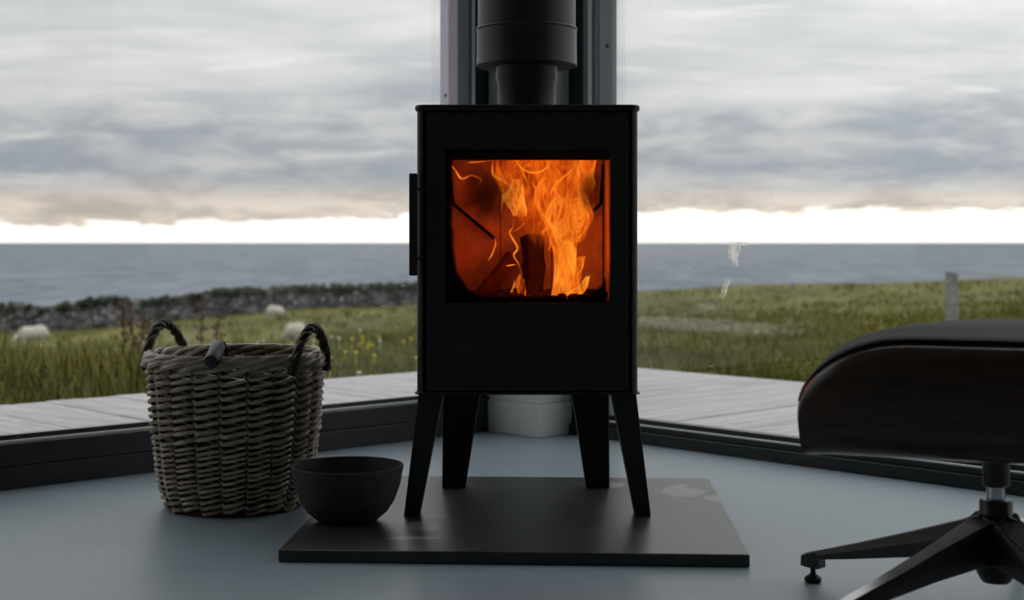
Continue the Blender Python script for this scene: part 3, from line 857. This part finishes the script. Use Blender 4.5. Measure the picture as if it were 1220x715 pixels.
handle(math.radians(-21), math.radians(22), 0.052)

# removable stove handle hung over the basket rim
g0 = Vector((-0.6165, 2.985, 0.3625)); g1 = Vector((-0.617, 2.918, 0.3345))
gr = empty('stove_tool', tuple(g1)); tag(gr, 'small black cylindrical tool grip hooked over the basket rim', 'tool')
dv = (g0 - g1)
pts = [dv * f_ for f_ in (0, 0.02, 0.06, 0.5, 0.94, 0.98, 1.0)]
obj('grip', MB().tube(pts, [0.0125, 0.0148, 0.0155, 0.0158, 0.0155, 0.0148, 0.0125], 20), 'grip_black', gr, smooth=40)
hk = [dv * 0.98, dv * 1.15, dv * 1.28 + Vector((0.002, 0.03, -0.006)), dv * 1.3 + Vector((0.004, 0.05, -0.05)), dv * 1.3 + Vector((0.005, 0.055, -0.16))]
obj('hook_rod', MB().tube(catmull([tuple(p) for p in hk], 5), 0.004, 8), 'cast_black', gr, smooth=50)

# ------------------------------------------------------------------ bowl
bwl = obj('bowl', MB().lathe([(0.0, 0.0), (0.052, 0.0), (0.062, 0.004), (0.080, 0.019), (0.095, 0.042), (0.106, 0.073), (0.1125, 0.108), (0.1128, 0.1105), (0.1118, 0.1120), (0.1100, 0.1118), (0.1085, 0.109), (0.101, 0.074), (0.090, 0.044), (0.074, 0.022), (0.055, 0.010), (0.0, 0.008)], 72),
      'bowl_black', None, (-0.3300, 2.850, HZ), smooth=35)
tag(bwl, 'deep matt black round bowl at the left edge of the hearth slab', 'bowl')

# ------------------------------------------------------------------ lounge chair seat with swivel base
CX, CY = 0.749, 2.20
CR = math.radians(-22)
ch = empty('lounge_seat', (CX, CY, 0.0), CR)
tag(ch, 'low swivel lounge seat with dark wood shell and black leather cushion', 'seat')
Wd, Dh = 0.266, 0.232
def ztop(w):
    a = abs(w) - (Wd - 0.165)
    k = 0.0 if a <= 0 else a / 0.165
    return 0.352 + 0.104 * math.sqrt(max(0.0, 1 - min(1, k) ** 2))
def zfar(w):
    a = abs(w) - (Wd - 0.25)
    k = 0.0 if a <= 0 else a / 0.25
    return 0.352 + 0.106 * math.sqrt(max(0.0, 1 - min(1, k) ** 1.7))
def nar(z_): return 1.0 - 0.045 * max(0.0, (0.335 - z_) / 0.08) ** 2
def zbot(w):
    k = max(0.0, (abs(w) - 0.20) / (Wd - 0.20))
    return 0.262 - 0.002 * k * k
def se(an, n):
    c_, s_ = math.cos(an), math.sin(an)
    if s_ < 0: n = n + 0.7
    return math.copysign(abs(c_) ** (2 / n), c_), math.copysign(abs(s_) ** (2 / n), s_)
ws = [Wd * math.sin(PI / 2 * f_) for f_ in np.linspace(-1, 1, 45)]
rings = []
for w in ws:
    zt, zb = ztop(w) , zbot(w) + 0.006
    zc, H = (zt + zb) / 2, (zt - zb) / 2
    sh = 1.0 - 0.10 * (abs(w) / Wd) ** 4
    ring = []
    for k in range(48):
        x_, z_ = se(2 * PI * k / 48, 4.2)
        zz_ = zc + H * z_
        if z_ > 0:
            q_ = max(0.0, min(1.0, (x_ + 0.5) / 1.2)); q_ = q_ * q_ * (3 - 2 * q_)
            zz_ += (zfar(w) - zt) * q_ * z_ - 0.006 * math.exp(-((x_ + 0.62) / 0.2) ** 2) * z_
        ring.append((w * nar(zz_), Dh * sh * x_, zz_))
    rings.append(ring)
obj('cushion', MB().rings(rings), 'leather', ch, smooth=60)
outer, th = [], 0.009
ring_s = []
for w in [Wd * 1.0 * math.sin(PI / 2 * f_) for f_ in np.linspace(-1, 1, 45)]:
    zt, zb = ztop(w) , zbot(w) + 0.006
    zc, H = (zt + zb) / 2, (zt - zb) / 2
    zl = max(zc - 0.002, zt - 0.024) if zt - 0.024 > zc else zc - 0.002
    sh = 1.0 - 0.10 * (abs(w) / Wd) ** 4
    sl_ = min(0.985, (zl - zc) / H)
    a0 = math.asin(max(-1, min(1, math.copysign(abs(sl_) ** (4.2 / 2), sl_))))
    ang = np.linspace(PI - a0, 2 * PI + a0, 40)
    lo_, li_ = [], []
    for an in ang:
        x_, z_ = se(an, 4.2)
        zi_ = zc + (H + 0.0005) * z_ if z_ < 0 else zc + H * z_
        zo_ = zc + (H + th) * z_ if z_ < 0 else zc + H * z_
        li_.append((w * nar(zi_), (Dh * sh + 0.0005) * x_, zi_))
        lo_.append((w * nar(zi_), (Dh * sh + th) * x_, zo_))
    ring_s.append(lo_ + li_[::-1])
shell = obj('wood_shell', MB().rings(ring_s), 'walnut_veneer', ch, smooth=45)
# piping along the near and far rims
for s in (-1, 1):
    pts = []
    for f_ in np.linspace(-0.96, 0.96, 41):
        w = Wd * math.sin(PI / 2 * f_)
        zt, zb = ztop(w), zbot(w) + 0.006
        zc, H = (zt + zb) / 2, (zt - zb) / 2
        sh = 1.0 - 0.10 * (abs(w) / Wd) ** 4
        zp = max(zc, zt - 0.017)
        sn = (zp - zc) / H
        cs = (1 - abs(sn) ** 4.2) ** (1 / 4.2)
        pts.append((w, s * (Dh * sh * cs + 0.001), zp))
    obj('piping', MB().tube(pts, 0.0032, 6), 'piping', ch, smooth=60)
# brackets under the shell, column
br = MB()
for s in (-1, 1):
    br.hexa([(s * 0.02 - 0.02, -0.022, 0.243), (s * 0.115 if s > 0 else -0.115 + 0.0, -0.022, 0.256), (s * 0.115 if s > 0 else -0.115, 0.022, 0.256), (s * 0.02 - 0.02, 0.022, 0.243)],
            [(s * 0.02 - 0.02, -0.022, 0.2565), (s * 0.115, -0.022, 0.2625), (s * 0.115, 0.022, 0.2625), (s * 0.02 - 0.02, 0.022, 0.2565)])
obj('seat_bracket', br, 'base_black', ch, bevel=0.001)
obj('column_socket', MB().lathe([(0.0, 0.203), (0.018, 0.203), (0.0205, 0.206), (0.0205, 0.243), (0.026, 0.256), (0.0, 0.256)], 32), 'base_black', ch, smooth=35)
obj('chrome_post', MB().lathe([(0.0, 0.175), (0.0145, 0.175), (0.0145, 0.206), (0.0, 0.206)], 28), 'chrome', ch, smooth=35)
obj('hub', MB().lathe([(0.0, 0.055), (0.020, 0.055), (0.0235, 0.059), (0.0285, 0.068), (0.0305, 0.075), (0.0305, 0.140), (0.0265, 0.152), (0.0250, 0.156), (0.0250, 0.180), (0.0235, 0.183), (0.0, 0.183)], 40), 'base_black', ch, smooth=35)
RL = 0.335
for k in range(5):
    a = math.radians(136 + 72 * k) - CR
    ca, sa = math.cos(a), math.sin(a)
    def P(r, o, z): return (r * ca - o * sa, r * sa + o * ca, z)
    secs = []
    for r, zt_, zb_, wt, wb in ((0.012, 0.162, 0.085, 0.030, 0.030), (0.05, 0.146, 0.088, 0.022, 0.026), (0.14, 0.114, 0.074, 0.015, 0.019), (0.24, 0.080, 0.055, 0.012, 0.015), (0.315, 0.056, 0.042, 0.0105, 0.0125)):
        secs.append([P(r, -wb, zb_), P(r, wb, zb_), P(r, wb, zb_ + (zt_ - zb_) * 0.55), P(r, wt, zt_), P(r, -wt, zt_), P(r, -wb, zb_ + (zt_ - zb_) * 0.55)])
    leg = obj('leg', MB().rings(secs), 'base_black', ch, bevel=0.0015)
    tl_ = [[P(r, -w_, z_), P(r, w_, z_), P(r, w_, z_ + 0.0012), P(r, -w_, z_ + 0.0012)] for r, w_, z_ in ((0.03, 0.024, 0.1548), (0.05, 0.0205, 0.1463), (0.14, 0.0135, 0.1143), (0.24, 0.0105, 0.0803), (0.338, 0.009, 0.049))]
    tip = [[P(r, -0.0125, zb_), P(r, 0.0125, zb_), P(r, 0.0105, zt_), P(r, -0.0105, zt_)] for r, zb_, zt_ in ((0.309, 0.026, 0.058), (0.330, 0.026, 0.0515), (0.345, 0.028, 0.046))]
    obj('leg_tip', MB().rings(tip), 'base_black', leg, bevel=0.002)
    obj('leg_top_face', MB().rings(tl_), 'base_polish', leg)
    gp = P(0.327, 0.0, 0.0)
    obj('levelling_foot', MB().lathe([(0.0, 0.0), (0.0125, 0.0), (0.0145, 0.003), (0.0145, 0.0075), (0.011, 0.0105), (0.0055, 0.0145), (0.0045, 0.017), (0.0045, 0.0265), (0.0, 0.0265)], 20, gp[0], gp[1]), 'rubber', leg, smooth=35)

# ------------------------------------------------------------------ outside: deck
DZ = -0.055
deck = empty('deck', (CORNER[0], CORNER[1], 0.0), RA); tag(deck, kind='structure')
WL, WRt = 2.175, 2.32       # widths of the left and right runs
pw, gap = 0.144, 0.0035
plank_l = MB().box(0.0, WL - 0.19, -pw / 2, pw / 2, -0.028, 0.0).mesh('plank')
plank_l.materials.append(MATS['deck_wood'])
plank_r = MB().box(0.0, WRt - 0.19, -pw / 2, pw / 2, -0.028, 0.0).mesh('plank')
plank_r.materials.append(MATS['deck_wood'])
def lay(me, loc, rz):
    o = bpy.data.objects.new('plank', me); COL.objects.link(o); o.parent = deck
    o.location = (loc[0], loc[1], DZ + random.uniform(-0.002, 0.002)); o.rotation_euler = (random.uniform(-0.004, 0.004), 0, rz)
    return o
x = 0.19 - pw / 2 - gap
while x > -5.3:
    lay(plank_l, (x, 0.19), PI / 2); x -= pw + gap
y = 0.19 - pw / 2 - gap
while y > -5.3:
    lay(plank_r, (0.19, y), 0.0); y -= pw + gap
# mitred corner square
x = 0.19 + pw / 2
while x < WRt:
    x0, x1 = x - pw / 2, min(x + pw / 2, WRt)
    k = (WL - 0.19) / (WRt - 0.19)
    ya, yb = 0.19 + (x0 - 0.19) * k, 0.19 + (x1 - 0.19) * k
    if WL - yb > 0.01:
        mb = MB().prism([(ya, -x0), (WL, -x0), (WL, -x1), (yb, -x1)], -0.028, 0.0)
        lay(obj('plank', mb, 'deck_wood', deck).data, (0, 0), PI / 2) if False else None
        o = obj('plank', mb, 'deck_wood', deck); o.location = (0, 0, DZ); o.rotation_euler = (0, 0, PI / 2)
    x += pw + gap
y = 0.19 + pw / 2
while y < WL:
    y0, y1 = y - pw / 2, min(y + pw / 2, WL)
    k = (WRt - 0.19) / (WL - 0.19)
    xa, xb = 0.19 + (y0 - 0.19) * k, 0.19 + (y1 - 0.19) * k
    if WRt - xb > 0.01:
        mb = MB().prism([(xa, y0), (WRt, y0), (WRt, y1), (xb, y1)], -0.028, 0.0)
        o = obj('plank', mb, 'deck_wood', deck); o.location = (0, 0, DZ)
    y += pw + gap
obj('joist', MB().box(-4.6, WRt - 0.04, WL - 0.08, WL - 0.04, -0.35, -0.033), 'fence_wood', deck, (0, 0, DZ))
obj('joist', MB().box(WRt - 0.08, WRt - 0.04, -4.6, WL - 0.04, -0.35, -0.033), 'fence_wood', deck, (0, 0, DZ))
obj('threshold_board', MB().box(-4.6, 0.186, 0.09, 0.186, -0.08, -0.004), 'house_outside', deck, (0, 0, DZ))
obj('threshold_board', MB().box(0.09, 0.186, -4.6, 0.09, -0.08, -0.004), 'house_outside', deck, (0, 0, DZ))

# ------------------------------------------------------------------ outside: land, sea
AK = [(-1.5, 4.4), (-0.5, 3.8), (-0.36, 3.35), (-0.15, 2.38), (0.0, 2.0), (0.09, 1.80), (0.2, 1.62), (0.36, 1.30), (0.6, 1.1), (1.5, 1.0)]
def efar(a):
    return float(np.interp(a, [k[0] for k in AK], [k[1] for k in AK]))
def ground(X, Y):
    """height of the land"""
    a = X / max(Y, 2.0)
    f_ = max(0.0, min(1.0, (Y - 7.0) / 28.0))
    e = 0.86 + (efar(a) - 0.86) * f_
    if Y < 7.0: e = 0.86 + 0.05 * (7.0 - Y)
    if Y > 54.0:
        k = (Y - 54.0); e += 0.10 * k + 0.010 * k * k
    nz_ = mnoise.noise((X * 0.23, Y * 0.16, 0.3)) * 0.10 + mnoise.noise((X * 0.8, Y * 0.5, 4.0)) * 0.035
    return EYE - e + nz_ * min(1.0, max(0.0, (Y - 5.0) / 8.0)) * (1.0 if Y < 48 else 1.6)
mb = MB()
Ys = [0.5, 3.0, 5.0] + list(6.0 * (62.0 / 6.0) ** np.linspace(0, 1, 110)) + [70.0, 80.0]
As = np.linspace(-1.5, 1.5, 191)
Vv = []
for Y in Ys:
    for a in As:
        X = a * max(Y, 4.0)
        Vv.append((X, Y, max(-9.5, ground(X, Y))))
na = len(As)
Ff = [(i * na + j, i * na + j + 1, (i + 1) * na + j + 1, (i + 1) * na + j) for i in range(len(Ys) - 1) for j in range(na - 1)]
gm = MB().add(Vv, Ff)
tag(obj('ground', gm, 'ground_grass', smooth=70), kind='structure')
sea = obj('sea', MB().add([(-90000, 40, -8.0), (90000, 40, -8.0), (90000, 90000, -8.0), (-90000, 90000, -8.0)], [(0, 1, 2, 3)]), 'sea_water')
tag(sea, 'blue-grey open sea reaching to the horizon', 'sea', None, 'stuff')

# grass blades
def inside_deck(X, Y):
    v_ = RM.inverted() @ Vector((X, Y, 0))
    return v_.x < WRt + 0.05 and v_.y < WL + 0.05
RMI = RM.inverted()
gv, gf = [], []
def blade(X, Y, Z, h, w, lean, az_):
    dx_, dy_ = math.cos(az_), math.sin(az_)
    bx, by = -dy_ * w / 2, dx_ * w / 2
    o = len(gv)
    gv.extend([(X - bx, Y - by, Z), (X + bx, Y + by, Z),
               (X - bx * 0.7 + dx_ * lean * 0.4, Y - by * 0.7 + dy_ * lean * 0.4, Z + h * 0.62), (X + bx * 0.7 + dx_ * lean * 0.4, Y + by * 0.7 + dy_ * lean * 0.4, Z + h * 0.62),
               (X + dx_ * lean, Y + dy_ * lean, Z + h)])
    gf.extend([(o, o + 1, o + 3, o + 2), (o + 2, o + 3, o + 4)])
cnt = 0
while cnt < 17000:
    a = random.uniform(-0.47, 0.47)
    Y = 1.0 / random.uniform(1 / 50.0, 1 / 5.4)
    X = a * Y
    v_ = RMI @ Vector((X, Y, 0))
    if v_.x < WRt + 0.04 and v_.y < WL + 0.04: continue
    cnt += 1
    Z = ground(X, Y) - 0.01
    patch = mnoise.noise((X * 0.5, Y * 0.35, 9.0))
    if X < 0: tall = 0.15 + 0.10 * max(0, patch + 0.2)
    else: tall = 0.09 + 0.09 * max(0, patch + 0.1)
    if a < -0.22 and Y < 14: tall += 0.05 + 0.20 * max(0, mnoise.noise((X * 1.3, Y * 1.0, 2.0)) + 0.15)
    nb_ = 5
    wsc = 0.006 + 0.0009 * Y
    for q_ in range(nb_):
        blade(X + random.gauss(0, 0.02 + 0.003 * Y), Y + random.gauss(0, 0.03 + 0.004 * Y), Z, tall * random.uniform(0.5, 1.25), wsc * random.uniform(0.7, 1.3), tall * random.uniform(0.05, 0.6), random.uniform(0, 2 * PI))
gme = bpy.data.meshes.new('grass'); gme.from_pydata(gv, [], gf)
tag(obj('grass', gme, 'grass_blades'), 'rough green and straw-coloured grass covering the field', 'grass', None, 'stuff')
# flowers
def flowers(name, n_, arange, yr, mt_, label):
    mb = MB()
    for k in range(n_):
        a = random.uniform(*arange); Y = random.uniform(*yr); X = a * Y
        v_ = RMI @ Vector((X, Y, 0))
        if v_.x < WRt + 0.1 and v_.y < WL + 0.1: continue
        Z = ground(X, Y) + random.uniform(0.14, 0.26); r = 0.007 + 0.0008 * Y
        rg = [[(X + rr_ * math.cos(q_ * PI / 3), Y + rr_ * math.sin(q_ * PI / 3), Z + h_) for q_ in range(6)] for rr_, h_ in ((r * 0.3, -r * 0.7), (r, 0.0), (r * 0.5, r * 0.5))]
        mb.rings(rg)
        mb.box(X - 0.002, X + 0.002, Y - 0.002, Y + 0.002, Z - 0.24, Z)
    tag(obj(name, mb, mt_), label, 'flowers', None, 'stuff')
flowers('yellow_flower', 45, (-0.20, -0.03), (7.4, 17), 'flower_yellow', 'scattered yellow flowers in the grass beyond the deck')
flowers('white_flower', 26, (-0.35, -0.05), (8, 26), 'flower_white', 'scattered pale flower heads in the grass left of the stove')

# drystone dyke with scrub on top
def dyke_top(px):
    return float(np.interp(px, [-160, -60, 0, 28, 40, 55, 100, 125, 160, 230, 262, 300, 360, 430, 497, 560, 640], [372, 368, 366, 366, 373, 369, 360, 357, 362, 353, 347, 347, 344, 342, 340, 340, 352]))
mb = MB(); mb2 = MB(); scr = []
def stone(mb_, c_, sx, sy, sz):
    rg = []
    for k, (s_, h_) in enumerate(((0.72, -1.0), (1.0, -0.3), (0.95, 0.45), (0.55, 1.0))):
        rg.append([(c_[0] + s_ * sx * math.cos(q_ * PI / 3) * random.uniform(0.8, 1.2), c_[1] + s_ * sy * math.sin(q_ * PI / 3) * random.uniform(0.8, 1.2), c_[2] + h_ * sz * random.uniform(0.85, 1.15)) for q_ in range(6)])
    mb_.rings(rg)
DYW = 51.0
X = (-620 - 610) * DYW / FPX
while X < (640 - 610) * DYW / FPX:
    px = 610 + X * FPX / DYW
    Y = DYW + 0.5 * math.sin(X * 0.3)
    zt_ = EYE - (dyke_top(px) - 289) * DYW / FPX - 0.06
    zb_ = ground(X, Y) - 0.1
    z = zb_
    while z < zt_:
        h_ = random.uniform(0.075, 0.14)
        stone(mb, (X + random.uniform(-0.08, 0.08), Y + random.uniform(-0.1, 0.1) + 0.25 * (z - zb_), z + h_ * 0.7), random.uniform(0.12, 0.24), 0.24, h_)
        z += h_ * 1.45
    for k in range(3):
        if random.random() < 0.8:
            xx = X + random.uniform(-0.15, 0.15); hh = random.uniform(0.10, 0.24)
            stone(mb2, (xx, Y + random.uniform(-0.2, 0.4), zt_ + hh * 0.3), random.uniform(0.08, 0.17), 0.16, hh * 0.7)
    X += random.uniform(0.17, 0.26)
dk = tag(obj('stone_dyke', mb, 'dyke_stone', smooth=50), 'long dark drystone wall between the field and the sea', 'wall', None, 'stuff')
tag(obj('dyke_scrub', mb2, 'dyke_scrub', smooth=60), 'low dark scrub growing along the top of the stone wall', 'scrub', None, 'stuff')

# sheep
def ellipsoid(mb_, c_, r_, tilt=0.0, seg=14, rg_=9):
    rings = []
    for i in range(rg_):
        th_ = PI * (i + 0.5) / rg_
        ring = []
        for k in range(seg):
            a = 2 * PI * k / seg
            x_, y_, z_ = r_[0] * math.cos(th_), r_[1] * math.sin(th_) * math.cos(a), r_[2] * math.sin(th_) * math.sin(a)
            ring.append((c_[0] + x_ * math.cos(tilt) - z_ * math.sin(tilt), c_[1] + y_, c_[2] + x_ * math.sin(tilt) + z_ * math.cos(tilt)))
        rings.append(ring)
    mb_.rings(rings)
sm = MB()
ellipsoid(sm, (0, 0, 0.62), (0.50, 0.27, 0.29)); ellipsoid(sm, (-0.22, 0, 0.66), (0.30, 0.28, 0.29)); ellipsoid(sm, (0.28, 0, 0.60), (0.28, 0.25, 0.29))
ellipsoid(sm, (0.56, 0, 0.50), (0.24, 0.12, 0.13), -0.75); ellipsoid(sm, (0.74, 0, 0.27), (0.17, 0.075, 0.085), -1.05)
ellipsoid(sm, (0.68, 0.11, 0.40), (0.04, 0.09, 0.03)); ellipsoid(sm, (0.68, -0.11, 0.40), (0.04, 0.09, 0.03)); ellipsoid(sm, (-0.52, 0, 0.55), (0.06, 0.05, 0.14))
for lx in (0.30, -0.32):
    for ly in (-0.13, 0.13):
        bend = 0.05 if lx < 0 else -0.015
        sm.tube([(lx, ly, 0.50), (lx - bend * 0.6, ly, 0.30), (lx - bend, ly, 0.24), (lx, ly, 0.04), (lx + 0.02, ly, 0.0)], [0.085, 0.05, 0.04, 0.032, 0.038], 8)
sme = sm.mesh('sheep'); sme.materials.append(MATS['wool'])
for i, (px, Y, rz, label, s_) in enumerate(((40, 43.0, PI + 0.25, 'white sheep grazing at the far left before the stone wall', 0.80), (328, 46.5, PI / 2 - 0.75, 'smaller white sheep close to the stone wall, above the basket', 0.60),
                                            (352, 31.0, PI / 2 + 0.7, 'white sheep in the field just behind the right basket handle', 0.58))):
    X = (px - 610) * Y / FPX
    o = bpy.data.objects.new('sheep', sme); COL.objects.link(o)
    o.location = (X, Y, ground(X, Y) - 0.02 - (0.09 if i else 0.0)); o.rotation_euler = (0, 0, rz); o.scale = (s_, s_, s_)
    md = o.modifiers.new('fleece', 'REMESH'); md.mode = 'VOXEL'; md.voxel_size = 0.035; md.use_smooth_shade = True
    tag(o, label, 'sheep', 'sheep in the field')

# fence posts and wires
def post(px, Y, top_y, wpx, label):
    X = (px - 610) * Y / FPX; zg = ground(X, Y) - 0.05
    zt_ = EYE - (top_y - 289) * Y / FPX; w = wpx * Y / FPX / 2
    o = obj('fence_post', MB().hexa([(-w, -w, 0), (w, -w, 0), (w, w, 0), (-w, w, 0)], [(-w * 0.94, -w * 0.94, zt_ - zg), (w * 0.94, -w * 0.94, zt_ - zg - 0.02), (w * 0.94, w * 0.94, zt_ - zg - 0.01), (-w * 0.94, w * 0.94, zt_ - zg)]), 'fence_wood', None, (X, Y, zg), 0.2, bevel=w * 0.12)
    tag(o, label, 'fence post', 'field fence posts')
    return Vector((X, Y, zt_))
p0 = post(1134, 17.0, 324, 11.5, 'weathered grey fence post standing nearest, above the lounge seat')
p5 = post(1420, 15.0, 322, 11.5, 'grey fence post at the right-hand end of the fence wires')
for px, ty, wp, lb in ((931, 339, 3.2, 'leftmost tiny fence post on the grassy ridge'), (945, 337, 4.0, 'second tiny fence post from the left on the ridge'), (966, 338, 2.6, 'third tiny fence post from the left on the ridge'), (988, 337, 2.6, 'rightmost tiny fence post on the ridge, left of the large post')):
    post(px, 49.0, ty, wp, lb)
for dz_, lb in ((0.10, 'upper thin fence wire running right from the large post'), (0.27, 'lower thin fence wire running right from the large post')):
    w0 = p0 - Vector((0, 0.07, dz_)); w1_ = p5 - Vector((0, 0.07, dz_))
    mid = (w0 + w1_) / 2 - Vector((0, 0, 0.02))
    tag(obj('fence_wire', MB().tube([(0, 0, 0), tuple(mid - w0), tuple(w1_ - w0)], 0.003, 5), 'wire', None, tuple(w0)), lb, 'wire')

# dock plants with red-brown seed heads beyond the deck
def dock(px, Y, top_y, label, lean):
    X = (px - 610) * Y / FPX; zg = ground(X, Y)
    H = EYE - (top_y - 289) * Y / FPX - zg
    r = empty('dock_plant', (X, Y, zg)); tag(r, label, 'plant', 'dock plants beyond the deck')
    for s_ in range(2):
        off = (s_ - 0.5) * 0.06; hh = H * (1.0 if s_ == 0 else 0.86)
        stem = [(off, 0, 0), (off * 1.4 + lean * 0.4, 0, hh * 0.5), (off * 1.8 + lean, 0.01, hh)]
        so = obj('stem', MB().tube(catmull(stem, 4), 0.005, 5), 'stem_brown', r, smooth=60)
        mb = MB()
        for k in range(24):
            f_ = random.uniform(0.55, 1.0)
            c_ = (off * (1 + 0.8 * f_) + lean * f_ * f_ + random.gauss(0, 0.020), random.gauss(0, 0.020), hh * f_)
            stone(mb, c_, 0.007, 0.007, 0.011)
        tag(obj('seed_head', mb, 'seed_red', so), None, None, None, 'stuff')
    for k in range(3):
        a = k * 2.1
        lf = [(0, 0, 0.02), (0.06 * math.cos(a), 0.06 * math.sin(a), 0.16), (0.15 * math.cos(a), 0.15 * math.sin(a), 0.20)]
        mb = MB()
        rg = []
        for j, p in enumerate(catmull(lf, 4)):
            w = 0.03 * math.sin(PI * (j + 0.5) / 9.5) + 0.002
            rg.append([(p[0] - w * math.sin(a), p[1] + w * math.cos(a), p[2]), (p[0], p[1], p[2] - 0.004), (p[0] + w * math.sin(a), p[1] - w * math.cos(a), p[2]), (p[0], p[1], p[2] + 0.003)])
        mb.rings(rg); obj('leaf', mb, 'grass_blades', r, smooth=60)
dock(154, 7.8, 353, 'reddish dock plant just left of the left basket handle', 0.03)
dock(170, 8.3, 362, 'reddish dock plant directly above the left basket handle', -0.02)
dock(247, 8.6, 356, 'reddish dock plant above the middle of the basket rim', 0.02)
